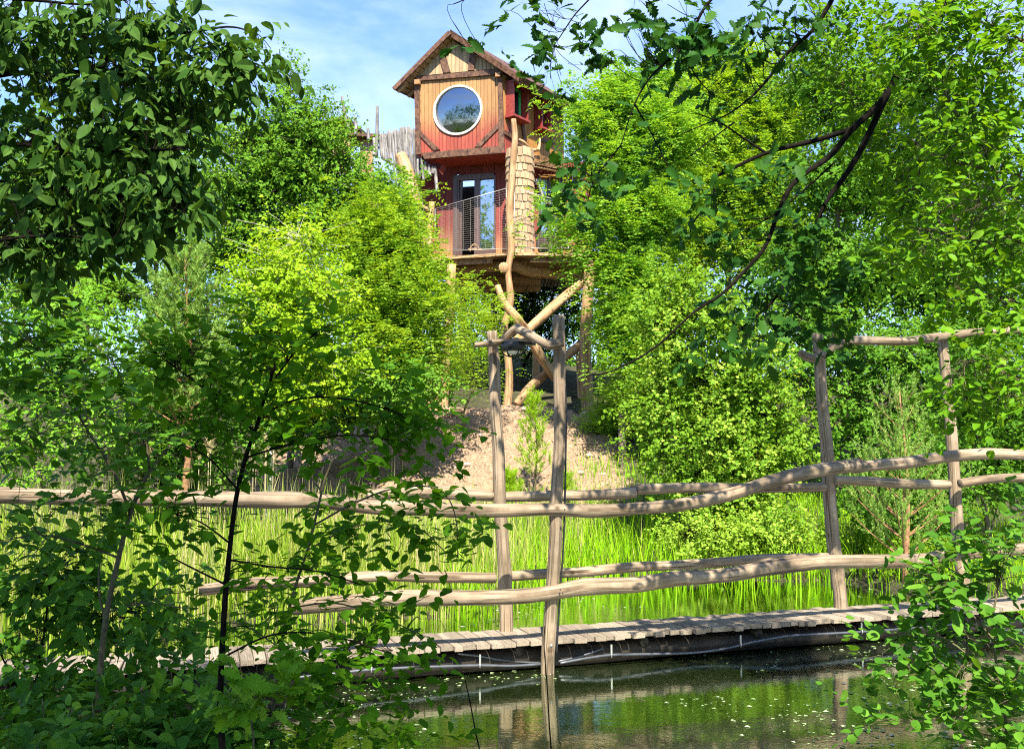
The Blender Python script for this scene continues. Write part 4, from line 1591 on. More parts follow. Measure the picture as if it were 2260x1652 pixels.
# plank with chamfered long edges
prof_ = np.array([(-.5, -.5), (.5, -.5), (.5, .38), (.46, .5), (-.46, .5), (-.5, .38)])
pv_ = np.vstack([np.column_stack([prof_[:, 0], np.full(6, y), prof_[:, 1]]) for y in (-.5, .5)])
i6 = np.arange(6)
pf_ = [np.stack([i6, (i6 + 1) % 6, (i6 + 1) % 6 + 6, i6 + 6], -1), i6[None, ::-1], (i6 + 6)[None, :]]
deck = sub('deck', bridge)
dko = origin(deck)
while pos_ < seg[-1]:
    wd = rng.choice([.085, .095, .105, .12, .13, .07], p=[.15, .25, .25, .15, .1, .1])
    x = np.interp(pos_ + wd / 2, seg, cl[:, 0])
    y = np.interp(pos_ + wd / 2, seg, cl[:, 1])
    x2 = np.interp(pos_ + wd / 2 + .05, seg, cl[:, 0])
    y2 = np.interp(pos_ + wd / 2 + .05, seg, cl[:, 1])
    yaw = math.atan2(y2 - y, x2 - x)
    nx, ny = -math.sin(yaw), math.cos(yaw)
    if pl_me is None:
        pl_me = MB().add(pv_, pf_).mesh('plank')
        pl_me.materials.append(M['plank'])
    o = bpy.data.objects.new('plank', pl_me)
    COL.objects.link(o)
    o.parent = deck
    ln = BW + rng.uniform(-.03, .05)
    sh = rng.uniform(-.035, .035)
    th = .042
    o.matrix_basis = Matrix.Translation((x + nx * (BW / 2 + sh) - dko[0], y + ny * (BW / 2 + sh) - dko[1], ZD - th / 2 + rng.uniform(-.004, .004) - dko[2])) @ Matrix.Rotation(yaw + rng.uniform(-.02, .02), 4, 'Z') @ Matrix.Rotation(rng.uniform(-.02, .02), 4, 'Y') @ Matrix.Diagonal((wd, ln, th, 1))
    pos_ += wd + .009

# dark bearer beams beneath, running with the deck
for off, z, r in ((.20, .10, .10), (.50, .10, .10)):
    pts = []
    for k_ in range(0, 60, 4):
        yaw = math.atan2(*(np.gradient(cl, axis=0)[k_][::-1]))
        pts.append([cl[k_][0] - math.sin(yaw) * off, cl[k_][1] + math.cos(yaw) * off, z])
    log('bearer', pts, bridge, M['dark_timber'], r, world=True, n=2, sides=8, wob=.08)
for q in (-3.6, -2.4, -1.2, .1, 1.3, 2.5, 3.7, 5.0):
    y = np.polyval(pn, q)
    sl_ = np.polyval(np.polyder(pn), q)
    nrm_ = norm(np.array([-sl_, 1, 0]))
    a = np.array([q, y, .18]) + nrm_ * .1
    log('cross_bearer', [a, a + nrm_ * .3, a + nrm_ * .55], bridge, M['dark_timber'], .05, world=True, n=2, sides=8)


def dn(o=0.0): return lambda sx: d_near(sx) + o


def rail(pts, off, r, name='rail', **k_):
    return log(name, pts, bridge, M['bridge_wood'], r, dn(off), sides=14, n=5, wob=k_.get('wob', .06))


PX = 1 / F
rail([(-60, 1090), (60, 1094), (200, 1097), (330, 1098), (460, 1100), (600, 1103), (700, 1104), (800, 1117), (900, 1121), (1000, 1126), (1100, 1126), (1220, 1123), (1300, 1127), (1400, 1122), (1500, 1113), (1600, 1093), (1700, 1062), (1800, 1038), (1893, 1026)], -.10,
     np.array([.062, .062, .062, .064, .066, .07, .066, .06, .062, .064, .062, .058, .062, .06, .06, .064, .066, .07, .072]))
rail([(1882, 1031), (1940, 1025), (2000, 1020), (2100, 1006), (2180, 1001), (2270, 1004), (2380, 1010)], -.06, [.062, .06, .062, .064, .062, .06, .06])
rail([(640, 1340), (720, 1333), (800, 1325), (900, 1318), (1000, 1319), (1100, 1317), (1170, 1313), (1240, 1303), (1300, 1293), (1400, 1290), (1480, 1277), (1600, 1268), (1700, 1252), (1800, 1240), (1900, 1238), (2000, 1237), (2050, 1232), (2110, 1222), (2200, 1215), (2330, 1206)], -.10,
     [.06, .066, .066, .068, .068, .066, .066, .07, .076, .076, .07, .072, .074, .072, .07, .072, .07, .066, .064, .064])
FO = .62
rail([(812, 1096), (870, 1086), (940, 1084), (1010, 1089), (1086, 1093)], FO, [.05, .062, .064, .062, .058])
rail([(1108, 1096), (1220, 1093), (1310, 1092), (1400, 1086)], FO, [.05, .052, .054, .056])
rail([(1404, 1080), (1500, 1076), (1600, 1076), (1700, 1077), (1818, 1074)], FO, [.056, .054, .052, .05, .05])
rail([(1842, 1058), (1920, 1062), (2000, 1067), (2092, 1069)], FO, [.052, .054, .056, .055])
rail([(2118, 1066), (2170, 1058), (2230, 1054), (2340, 1052)], FO, [.05, .052, .052, .05])
rail([(440, 1302), (560, 1287), (660, 1283), (760, 1276), (850, 1270), (950, 1273), (1092, 1274)], FO, [.05, .056, .054, .052, .05, .052, .05])
rail([(1128, 1270), (1210, 1265), (1300, 1260), (1400, 1250), (1500, 1246), (1600, 1239), (1700, 1231), (1826, 1229)], FO, [.048, .05, .052, .05, .052, .05, .05, .046])


def post(name, pts, d, r, base_z=None):
    p = [at(a, b, d) for a, b in pts]
    rr = list(np.broadcast_to(np.asarray(r, float), (len(p),)))
    if base_z is not None:
        p.append(np.array([p[-1][0], p[-1][1], base_z]))
        rr.append(rr[-1])
    return log(name, p, bridge, M['bridge_wood'], rr, world=True, n=5, sides=14, wob=.05)


DN1 = d_near(1205) - .02
post('post', [(1232, 697), (1234, 800), (1235, 950), (1231, 1040), (1226, 1120), (1226, 1180), (1219, 1290), (1212, 1400), (1208, 1470)], DN1, [.056, .057, .057, .056, .058, .06, .062, .062, .062], -.5)
DF1 = d_near(1117) + .55
post('post', [(1085, 732), (1090, 800), (1093, 900), (1100, 1000), (1102, 1100), (1109, 1200), (1115, 1300), (1117, 1404)], DF1, [.054, .054, .058, .06, .062, .064, .066, .066], -.5)
DF2 = gp(1855, 1340, ZD)[1]
post('post', [(1803, 736), (1808, 800), (1815, 900), (1825, 1000), (1830, 1100), (1839, 1200), (1849, 1280), (1855, 1342)], DF2, [.062, .062, .064, .07, .072, .074, .074, .074], -.5)
DF3 = gp(2130, 1318, ZD)[1]
post('post', [(2078, 742), (2088, 850), (2098, 950), (2105, 1050), (2111, 1150), (2120, 1250), (2130, 1322)], DF3, [.062, .062, .066, .07, .072, .072, .072], -.5)

# crooked cross branches over the post pairs
log('lintel', [(*c3(735, 496), DF1 - .13), (*c3(840, 484), DF1 - .14), (*c3(930, 468), DF1 - .2), (*c3(985, 425), DF1 - .27), (*c3(1045, 372), DF1 - .32), (*c3(1085, 380), DF1 - .36), (*c3(1180, 432), DN1 - .06), (*c3(1290, 492), DN1 - .12), (*c3(1350, 490), DN1 - .13), (*c3(1410, 474), DN1 - .13)],
    bridge, M['bridge_wood'], [.026, .03, .034, .034, .04, .042, .042, .042, .044, .046], sides=12, n=4, wob=.1)
log('lintel', [(1764, 777, DF2 - .13), (1782, 788, DF2 - .13), (1808, 788, DF2 - .13), (1840, 765, DF2 - .13), (1880, 752, DF2 - .12), (1940, 752, DF2 - .1), (2010, 752, DF2), (2080, 742, DF3 - .13), (2160, 733, DF3 - .1), (2260, 728, DF3 - .1), (2340, 722, DF3)],
    bridge, M['bridge_wood'], [.042, .046, .046, .045, .048, .05, .05, .05, .05, .05, .05], sides=12, n=4, wob=.1)

# nails and bolts on the near post and rails
for (a, b) in ((1246, 1124), (1241, 1132), (1236, 1300), (1241, 1308), (1216, 1424), (1214, 1490)):
    p = at(a, b, DN1 - .165 if b < 1400 else DN1 - .062)
    v, f, uv = tube_arrays(np.array([p, p + [0, .02, 0]]), .007 if b < 1400 else .014, 8, True)
    build(MB().add(v, f), 'bolt', M['bracket'] if b > 1400 else M['black'], bridge, True)

# supply pipes clipped below the near edge of the deck
for pts in ([(1236, 1462), (1290, 1452), (1349, 1444), (1440, 1442), (1529, 1439), (1600, 1430), (1660, 1416), (1740, 1402), (1830, 1397), (1901, 1393), (2000, 1386), (2120, 1375)],
            [(620, 1497), (720, 1487), (800, 1478), (900, 1472), (986, 1469), (1059, 1467), (1130, 1468), (1195, 1464)]):
    log('pipe', pts, bridge, M['pipe'], .0115, dn(.0), sides=8, n=4, wob=0)
log('pipe', [(1010, 1441), (1060, 1447), (1120, 1457), (1195, 1462)], bridge, M['pipe'], .010, dn(.12), sides=8, n=4, wob=0)
log('pipe', [(1232, 1458), (1280, 1447), (1330, 1430)], bridge, M['pipe'], .010, dn(.12), sides=8, n=4, wob=0)
for sx, sy in ((1059, 1467), (1349, 1444), (1634, 1422), (1901, 1393), (2018, 1384), (820, 1477)):
    d = d_near(sx)
    c = at(sx, sy, d)
    th_ = np.linspace(0, 2 * PI, 11)
    pts = np.array([c + [0.0, .022 * math.cos(t), .022 * math.sin(t)] for t in th_])
    v, f, uv = tube_arrays(pts, .006, 5, False)
    br = build(MB().add(v, f), 'pipe_clip', M['bracket'], bridge, True)
    v, f = box_arrays(c + [0, 0, .05], (.008, 0, 0), (0, .006, 0), (0, 0, .045))
    build(MB().add(v, f), 'hanger', M['bracket'], br)

# black lamp cable down the near post
log('cable', [(1246, 850, DN1 - .02), (1249, 900, DN1 - .01), (1248, 1000, DN1 - .01), (1246, 1110, DN1), (1243, 1200, DN1), (1236, 1300, DN1), (1230, 1400, DN1), (1228, 1440, DN1)], bridge, M['cable'], .010, sides=6, n=4, wob=0)

# lamp under the lintel
lamp = thing('lantern', 'black caged bulkhead lamp hanging under the crooked branch between two bridge posts', 'lamp', at(*c3(1025, 530), DN1 + .1))
lc = at(*c3(1025, 480), DN1 + .1)
k3 = DN1 / F * .28657
v, f = box_arrays(lc + [.01, 0, .018], (145 * k3, -.03, 0), (.03, .075, 0), (0, 0, .012))
build(MB().add(v, f), 'mounting_board', M['bridge_wood'], lamp)
v, f, uv = tube_arrays(np.array([lc + [0, 0, .005], lc - [0, 0, .02], lc - [0, 0, .075], lc - [0, 0, .08]]), [88 * k3, 94 * k3, 94 * k3, 86 * k3], 24, True)
build(MB().add(v, f, 0, uv), 'housing', M['black'], lamp, True)
pts = [lc - [0, 0, 0.07 + .04 * math.sin(t)] for t in np.linspace(0, PI / 2, 6)]
v, f, uv = tube_arrays(np.array(pts), [62 * k3 * math.cos(t * .98) for t in np.linspace(0, PI / 2, 6)], 20, True)
build(MB().add(v, f, 0, uv), 'lens', M['lens'], lamp, True)
for a in (0, PI / 3, 2 * PI / 3):
    pts = np.array([lc + np.array([math.cos(a) * 90 * k3 * math.cos(t), math.sin(a) * 90 * k3 * math.cos(t), -.07 - .062 * math.sin(t)]) for t in np.linspace(0, PI, 11)])
    v, f, uv = tube_arrays(pts, .006, 5, True)
    build(MB().add(v, f), 'cage_bar', M['black'], lamp, True)
v, f = box_arrays(lc + [(1160 - 1025) * k3, 0, -.01], (45 * k3, 0, 0), (0, .03, 0), (0, 0, .012))
build(MB().add(v, f), 'bracket', M['black'], lamp)

# ------------------------------------------------------------------ trees and shrubs across the water
def tree(name, label, d, base_sx, lobes_s, clusters, tips, spray, size, tmpl, leaf, bark, seed, r=.09, crad=.38, top=None, dj=.0, **k_):
    """a tree whose crown fills picture-space lobes (sx, sy, rx, ry[, depth]) at distance d, trunk to the ground"""
    pad = crad * 1.3 + .16
    lob = []
    for l in lobes_s:
        c_, r_ = lobe(l[0], l[1], l[2], l[3], l[4] if len(l) > 4 else d)
        lob.append((c_, np.maximum(r_ - pad, r_ * .3)))
    b = at(base_sx, 900, d)
    bx, by = b[0], b[1]
    gzv = gz(bx, by)
    order = sorted(lob, key=lambda q: q[0][2])
    spine = [np.array([bx, by, gzv - .2])]
    topc = order[-1]
    zs = np.linspace(gzv, topc[0][2] + topc[1][2] * .5, 7)[1:]
    for i, z in enumerate(zs):
        t = (i + 1) / len(zs)
        spine.append(np.array([bx * (1 - t) + topc[0][0] * t + .12 * math.sin(i * 2.1 + seed), by * (1 - t) + topc[0][1] * t, z]))
    limbs = [(np.array(spine), r, r * .15)]
    for c, rad in order[:-1]:
        zz = max(gzv + .3, c[2] - .9 - .35 * abs(c[0] - bx))
        t = np.clip((zz - gzv) / max(zs[-1] - gzv, .1), 0, 1)
        a = np.array([np.interp(t, np.linspace(0, 1, 7), [q[i] for q in spine]) for i in range(3)])
        limbs.append((np.array([a, (a + c) / 2 + np.array([0, 0, .1]), c]), r * .3, r * .08))
    return plant(name, label, 'tree', (bx, by, gzv), limbs, lob, clusters, tips, spray, size, tmpl, leaf, bark, seed, crad=crad, **k_)


BIRCH = simple_spray(.34, 16, .25, .6, .6)
YEL = simple_spray(.30, 14, .35, .6, .55)
LOC = frond_spray(.36, 5, .35, 4)
ALD = simple_spray(.26, 14, .05, .6, .7)

tree('birch_tree', 'tall green birch with a spire top left of the tree house', 21, 640,
     [(640, 190, 28, 70), (655, 260, 60, 60), (560, 310, 85, 75), (690, 310, 75, 80), (755, 355, 50, 45), (620, 400, 130, 85), (770, 430, 75, 60), (850, 425, 42, 60), (830, 470, 40, 50), (715, 480, 105, 80), (520, 430, 90, 80), (590, 520, 110, 70), (810, 515, 55, 55), (470, 560, 70, 70)],
     520, 9, BIRCH, .078, T_BG, 'leaf_birch', 'bark', 21, twig_r=.008)
tree('birch_tree', 'yellow green young birch with a pale stem in front of the tall birch', 17, 590,
     [(655, 530, 22, 40), (645, 590, 60, 45), (600, 650, 70, 50), (690, 650, 60, 45), (640, 720, 115, 60), (570, 780, 80, 55), (700, 790, 70, 50), (620, 860, 110, 55)],
     300, 8, YEL, .066, T_ROUND, 'leaf_yellow', 'bark_birch', 22, r=.06, twig_r=.006)
tree('locust_tree', 'feathery light green locust left of the stilts', 20, 900,
     [(855, 475, 48, 40), (815, 530, 75, 45), (880, 565, 70, 50), (810, 620, 85, 55), (905, 640, 65, 55), (840, 710, 100, 60), (945, 690, 45, 50), (850, 790, 90, 60), (790, 840, 80, 50), (925, 770, 45, 50)],
     330, 7, LOC, .088, T_NARROW, 'leaf_locust', 'bark', 23, r=.07, twig_r=.007)
tree('locust_tree', 'low locust sapling reaching in front of the left stilts below the deck', 22.5, 1030,
     [(1050, 620, 18, 25), (1040, 690, 55, 35), (1075, 690, 35, 22), (1030, 760, 50, 40), (1040, 820, 40, 30)],
     46, 6, LOC, .066, T_NARROW, 'leaf_locust', 'bark_green', 24, r=.035, twig_r=.005)
tree('hazel_bush', 'dark green bush below the locust at the top of the sand slope', 19.5, 820,
     [(760, 860, 100, 55), (850, 860, 80, 50), (700, 890, 80, 50), (600, 900, 90, 55), (920, 850, 35, 45)],
     220, 9, BIRCH, .075, T_BG, 'leaf_mid', 'bark', 25, r=.05)
tree('beech_tree', 'green tree behind the dark overhanging branch at the upper left', 25, 330,
     [(380, 230, 90, 70), (450, 300, 70, 70), (300, 330, 110, 90), (420, 420, 90, 90), (200, 420, 120, 100), (340, 520, 110, 80), (120, 560, 120, 90), (80, 380, 90, 90), (240, 640, 130, 80)],
     420, 9, BIRCH, .095, T_BG, 'leaf_mid', 'bark', 26, r=.12, twig_r=.009)
tree('rowan_tree', 'bright green low tree behind the saplings at the left edge', 14, 120,
     [(60, 640, 80, 60), (150, 690, 90, 60), (50, 760, 80, 70), (180, 800, 90, 60), (80, 880, 100, 60), (200, 930, 80, 50), (60, 990, 90, 50)],
     170, 7, simple_spray(.26, 15, .25), .06, T_BG, 'leaf_locust2', 'bark', 27, r=.06)
tree('hazel_bush', 'mid green bush behind the saplings below the pine', 16, 420,
     [(440, 680, 70, 60), (360, 760, 80, 60), (470, 800, 70, 70), (420, 900, 100, 60), (520, 960, 70, 50), (330, 980, 90, 50), (450, 1010, 90, 35)],
     180, 7, simple_spray(.28, 15, .25), .065, T_BG, 'leaf_mid', 'bark', 28, r=.05)

tree('locust_tree', 'big feathery locust crowding the right side of the tree house', 21.5, 1370,
     [(1340, 215, 32, 36), (1430, 180, 36, 36), (1490, 190, 30, 40), (1325, 290, 60, 50), (1290, 250, 40, 25), (1400, 230, 80, 50), (1375, 360, 80, 70), (1470, 300, 90, 80), (1345, 460, 60, 50), (1430, 470, 95, 75), (1325, 560, 48, 45), (1395, 590, 85, 60), (1385, 680, 50, 45), (1262, 470, 38, 32), (1285, 520, 40, 32), (1410, 700, 80, 60), (1400, 780, 50, 50), (1430, 850, 60, 50)],
     560, 7, LOC, .092, T_NARROW, 'leaf_locust2', 'bark', 31, r=.1, twig_r=.008)
tree('locust_tree', 'tall locust behind the oak branches under the blue gap', 25, 1600,
     [(1545, 150, 34, 40), (1620, 135, 34, 40), (1690, 140, 36, 44), (1540, 210, 90, 55), (1640, 190, 90, 60), (1580, 300, 110, 80), (1720, 260, 100, 80), (1650, 400, 120, 90), (1520, 420, 80, 80), (1560, 530, 100, 70), (1700, 520, 110, 80)],
     430, 7, LOC, .105, T_NARROW, 'leaf_locust', 'bark', 32, r=.12, twig_r=.009)
tree('ash_tree', 'broad green tree in the upper right behind the oak limbs', 20, 1900,
     [(1800, 170, 70, 70), (1880, 240, 100, 90), (2000, 180, 110, 90), (1840, 400, 110, 90), (1980, 400, 120, 100), (2120, 300, 120, 110), (1780, 560, 90, 80), (1900, 600, 120, 90), (2060, 600, 120, 100), (2190, 520, 100, 110), (1800, 700, 100, 70), (2150, 720, 100, 80)],
     700, 9, BIRCH, .09, T_BG, 'leaf_mid', 'bark', 33, r=.12, twig_r=.009)
tree('alder_tree', 'leafy alder standing in the grass behind the right half of the bridge', 16.2, 1580,
     [(1500, 640, 60, 50), (1470, 720, 85, 60), (1570, 700, 80, 60), (1650, 760, 80, 60), (1500, 800, 100, 65), (1610, 850, 110, 70), (1460, 890, 90, 55), (1560, 950, 120, 60), (1690, 900, 80, 70), (1450, 985, 85, 50), (1640, 1030, 110, 55), (1720, 990, 70, 60), (1530, 1060, 100, 50), (1620, 1130, 90, 45)],
     440, 9, ALD, .06, T_ROUND, 'leaf_alder', 'bark_dark', 34, r=.06, crad=.30, twig_r=.006)
tree('hazel_bush', 'green bush behind the right bridge posts', 15.5, 2180,
     [(2150, 850, 80, 70), (2230, 900, 80, 80), (2180, 980, 80, 50), (1990, 1020, 90, 45), (2090, 1060, 70, 40), (2230, 1040, 70, 50), (1930, 1110, 60, 40), (2010, 1130, 70, 35)],
     260, 8, ALD, .065, T_BG, 'leaf_mid', 'bark', 35, r=.05, crad=.3)
tree('hazel_bush', 'dark green thicket between the alder and the right edge', 19, 2000,
     [(1850, 760, 90, 70), (1950, 800, 100, 80), (2060, 780, 100, 80), (2170, 780, 100, 80), (1880, 880, 90, 70), (1980, 930, 100, 60), (2090, 900, 100, 70), (2200, 920, 80, 70), (1830, 960, 70, 60), (1760, 830, 70, 60)],
     320, 8, simple_spray(.3, 14, .2), .08, T_BG, 'leaf_mid', 'bark', 39, r=.05)
tree('willow_bush', 'low bright bush with small leaves at the water edge under the alder', 15.3, 1620,
     [(1600, 1190, 70, 28), (1690, 1170, 70, 35), (1760, 1190, 50, 30), (1520, 1180, 50, 30)],
     90, 7, ALD, .05, T_ROUND, 'leaf_alder', 'bark_dark', 36, r=.03, crad=.22)
tree('elder_bush', 'dark shrub below the deck behind the crossed struts', 31, 1150,
     [(1000, 640, 70, 50), (1080, 640, 70, 50), (1160, 640, 80, 50), (1240, 640, 70, 50), (1070, 700, 70, 50), (1150, 700, 80, 50), (1230, 710, 70, 50), (1110, 750, 70, 45), (1200, 760, 60, 40), (1290, 700, 60, 60)],
     230, 8, BIRCH, .08, T_BG, 'leaf_dogwood', 'bark_dark', 37, r=.05)
tree('broom_bush', 'fresh green shrub right of the stilts on the sand', 23.5, 1330,
     [(1350, 900, 40, 30), (1330, 945, 35, 22), (1390, 930, 45, 30)],
     70, 7, LOC, .065, T_NARROW, 'leaf_locust2', 'bark_green', 38, r=.03, crad=.22)
# a stretch of wood closing the view behind everything
rngw = np.random.RandomState(77)
wl_ = []
for i in range(52):
    x = rngw.uniform(-200, 2500)
    if 900 < x < 1330:
        y = rngw.uniform(640, 900)
    else:
        y = rngw.uniform(330 if (x < 500 or x > 1500) else 520, 900)
    wl_.append(lobe(x, y, 150, 110, 38))
mbw = MB()
pw, ow = sample_lobes(wl_, 5200, rngw, .4, .3)
P_, D_, N_, _ = spray_simple(rngw, pw, ow, .8, 14, .2)
leaves_mesh(mbw, P_, D_, N_, .17 * (1 + .3 * rngw.randn(len(P_)).clip(-1.5, 1.5)), T_BG, rngw.rand(len(P_)) * .8)
wl2 = [lobe(a, b_, 110, 90, 37) for a, b_ in ((1330, 330), (1420, 380), (1500, 430), (1380, 480), (1480, 560), (1600, 480), (1720, 420), (1820, 360), (1900, 480), (1640, 620), (1780, 600), (1560, 680), (2000, 380), (2100, 500), (2200, 420), (380, 420), (250, 380), (120, 330), (60, 470), (450, 520), (1900, 700), (2050, 680), (2200, 650), (1750, 720), (1650, 700), (1830, 560), (2130, 600), (1480, 660), (1420, 600))]
pw, ow = sample_lobes(wl2, 3000, rngw, .4, .3)
P_, D_, N_, _ = spray_simple(rngw, pw, ow, .8, 14, .2)
leaves_mesh(mbw, P_, D_, N_, .17 * (1 + .3 * rngw.randn(len(P_)).clip(-1.5, 1.5)), T_BG, rngw.rand(len(P_)) * .8)
fwd = kind(build(mbw, 'far_wood', M['leaf_mid']), 'stuff')
fwd['label'] = 'green wood closing the view behind the tree house'
fwd['category'] = 'wood'


# ------------------------------------------------------------------ pines
def needles(mb, rng, shoots, dirs, L, nl, n, wd=.004):
    """bottle-brush shoots"""
    for p, d in zip(shoots, dirs):
        s = rng.rand(n)
        ph = rng.rand(n) * 2 * PI
        a = norm(np.cross(d, [.3, .2, 1]))
        b = np.cross(d, a)
        o = np.cos(ph)[:, None] * a + np.sin(ph)[:, None] * b
        nd = norm(o * .8 + d * .75 + rng.randn(n, 3) * .1)
        base = p + d * (s * L)[:, None]
        tip = base + nd * (nl * (.7 + .5 * rng.rand(n)))[:, None]
        sd = norm(np.cross(nd, rng.randn(n, 3))) * wd
        v = np.stack([base - sd, base + sd, tip], 1).reshape(-1, 3)
        mb.add(v, [np.arange(3 * n).reshape(-1, 3)], np.repeat(rng.rand(n) * .9, 3))


def pine(name, label, base, h, whorls, leaf, bark, seed, spread=.45, shoot=.22, nl=.09, nn=46, r=.05, wd=.004, up=.75, per=5, start=.12):
    rng = np.random.RandomState(seed)
    base = np.asarray(base, float)
    root = thing(name, label, 'pine tree', base)
    tr = MB()
    top = base + [0.05 * h * rng.randn() * .3, 0, h]
    v, f, uv = tube_arrays(catmull([base - [0, 0, .1], base * .5 + top * .5 + [.03 * h, 0, 0], top], 5), np.linspace(r, r * .2, 11), 8)
    tr.add(v, f, 0, uv)
    nd = MB()
    SP, SD = [top], [np.array([0, 0, 1.0])]
    for i in range(whorls):
        t = start + (1 - start) * i / whorls
        c = base + (top - base) * t
        ln = spread * h * (1 - t) * 1.0 + .12 * h * .5
        for k_ in range(per):
            a = 2 * PI * (k_ + rng.rand() * .7) / per
            d0 = np.array([math.cos(a), math.sin(a), .25 + .3 * t])
            L = ln * rng.uniform(.7, 1.1)
            e = c + norm(d0) * L + [0, 0, up * L * .45]
            m = c * .5 + e * .5 - [0, 0, .12 * L]
            cv = bez(c, e, m, 6)
            v, f, uv = tube_arrays(cv, np.linspace(r * .3 * (1 - t) + .004, .004, 6), 4, False)
            tr.add(v, f, 0, uv)
            for q in np.linspace(.35, 1, max(2, int(L / shoot * 2.2))):
                p = np.array([np.interp(q, np.linspace(0, 1, 6), cv[:, j]) for j in range(3)])
                for w_ in range(2):
                    SP.append(p)
                    SD.append(norm(norm(e - m) * .6 + np.array([0, 0, up]) + rng.randn(3) * .45))
    needles(nd, rng, SP, SD, shoot, nl, nn, wd)
    build(tr, 'trunk', M[bark], root, True)
    kind(build(nd, 'crown', M[leaf], root), 'stuff')
    return root


b = at(1178, 1075, 19.0)
pine('young_pine', 'small bright green young pine on the sand between the bridge posts', (b[0], b[1], gz(b[0], b[1])), 2.0, 7, 'leaf_pine_young', 'bark_green', 41, .15, .26, .085, 44, .022, .0055, 1.1, 4, .22)
b = at(1150, 1085, 18.7)
pine('young_pine', 'knee high pine seedling at the foot of the young pine', (b[0] - .25, b[1], gz(b[0], b[1])), .55, 4, 'leaf_pine_young', 'bark_green', 42, .5, .16, .10, 50, .012, .0035, .8, 6, .05)
b = at(1245, 1080, 18.7)
pine('young_pine', 'small pine seedling by the foot of the lamp post', (b[0], b[1], gz(b[0], b[1])), .5, 4, 'leaf_pine_young', 'bark_green', 45, .5, .15, .10, 45, .012, .0035, .8, 6, .05)
b = at(1990, 1100, 14.0)
pine('pine_tree', 'pale green bushy pine behind the right pair of bridge posts', (b[0], b[1], gz(b[0], b[1])), 2.75, 9, 'leaf_pine', 'bark_pine', 43, .34, .26, .05, 44, .05, .006, 1.25, 5)
b = at(400, 1100, 15.0)
pine('pine_tree', 'pale pine with upswept needles behind the upper left branch', (b[0], b[1], gz(b[0], b[1])), 4.6, 12, 'leaf_pine', 'bark_pine', 44, .26, .24, .09, 44, .07, .007, .8, 6, .4)
b = at(345, 1120, 17.0)
pine('spruce_tree', 'dark spruce standing in shade at the edge of the reeds', (b[0], b[1], gz(b[0], b[1])), 3.4, 14, 'leaf_dark', 'bark_dark', 46, .3, .2, .06, 60, .05, .004, -.15, 7, .03)


# ------------------------------------------------------------------ reeds and grass on the far bank
def blades(mb, rng, xy, z, h, wd, bend, tint, segs=3):
    n = len(xy)
    a = rng.rand(n) * 2 * PI
    bd = np.stack([np.cos(a), np.sin(a), np.zeros(n)], -1)
    side = np.stack([-np.sin(a + rng.randn(n) * .8), np.cos(a), np.zeros(n)], -1)
    side = norm(side)
    base = np.column_stack([xy, z])
    V = []
    for s in range(segs + 1):
        t = s / segs
        c = base + np.array([0, 0, 1.0]) * (h * (t - .18 * bend * t * t))[:, None] + bd * (h * bend * t * t)[:, None]
        wv_ = wd * (1 - t) ** .7 * (.6 + .4 * min(1, t * 4)) if s < segs else wd * 0
        V.append(c - side * wv_[:, None])
        V.append(c + side * wv_[:, None])
    V = np.stack(V, 1)
    k_ = 2 * (segs + 1)
    off = (np.arange(n) * k_)[:, None]
    fs_ = [off + np.array([2 * s, 2 * s + 1, 2 * s + 3, 2 * s + 2])[None, :] for s in range(segs)]
    mb.add(V.reshape(-1, 3), fs_, np.repeat(tint, k_))


def scatter(rng, n, x0, x1, y0, y1, fn):
    x = rng.uniform(x0, x1, n)
    y = rng.uniform(y0, y1, n)
    p = fn(x, y)
    k_ = rng.rand(n) < p
    return np.column_stack([x[k_], y[k_]])


rg = np.random.RandomState(61)
fsf = far_shore


def reed_p(x, y):
    d = y - fsf(x)
    return np.clip((d + .5) / .3, 0, 1) * np.clip((3.6 - d) / 1.6, 0, 1) * (.35 + .65 * (fbm(x * .9, y * .9, 3, 5) > .42)) * np.interp(x, [-9, -1.5, .5, 2.0], [1, 1, .55, .06])


xy = scatter(rg, 34000, -9, 3, 7, 20, reed_p)
mb = MB()
zz = np.maximum(height(xy[:, 0], xy[:, 1]), -.12)
hh = np.interp(xy[:, 0], [-8, -3, 0, 2], [1.35, 1.25, .95, .75]) * rg.uniform(.6, 1.15, len(xy))
blades(mb, rg, xy, zz, hh, rg.uniform(.006, .013, len(xy)), rg.uniform(.05, .45, len(xy)), (rg.rand(len(xy)) ** 1.3 * .99))
o = kind(build(mb, 'reeds', M['reed']), 'stuff')
o['label'], o['category'] = 'green and straw coloured reeds along the far shore behind the bridge', 'reeds'


def grass_p(x, y):
    d = y - fsf(x)
    return np.clip((d + .15) / .3, 0, 1) * np.clip((7.5 - d) / 2.5, 0, 1) * (1 - .95 * sandiness(x, y))


xy = scatter(rg, 60000, -9, 9, 8, 24, grass_p)
mb = MB()
zz = np.maximum(height(xy[:, 0], xy[:, 1]), -.05)
blades(mb, rg, xy, zz - .02, rg.uniform(.18, .5, len(xy)) * np.interp(xy[:, 0], [-3, 2], [1, 1.1]), rg.uniform(.005, .011, len(xy)), rg.uniform(.1, .7, len(xy)), rg.rand(len(xy)) * .95)
o = kind(build(mb, 'grass', M['grass']), 'stuff')
o['label'], o['category'] = 'lush bright grass on the far bank under the trees', 'grass'
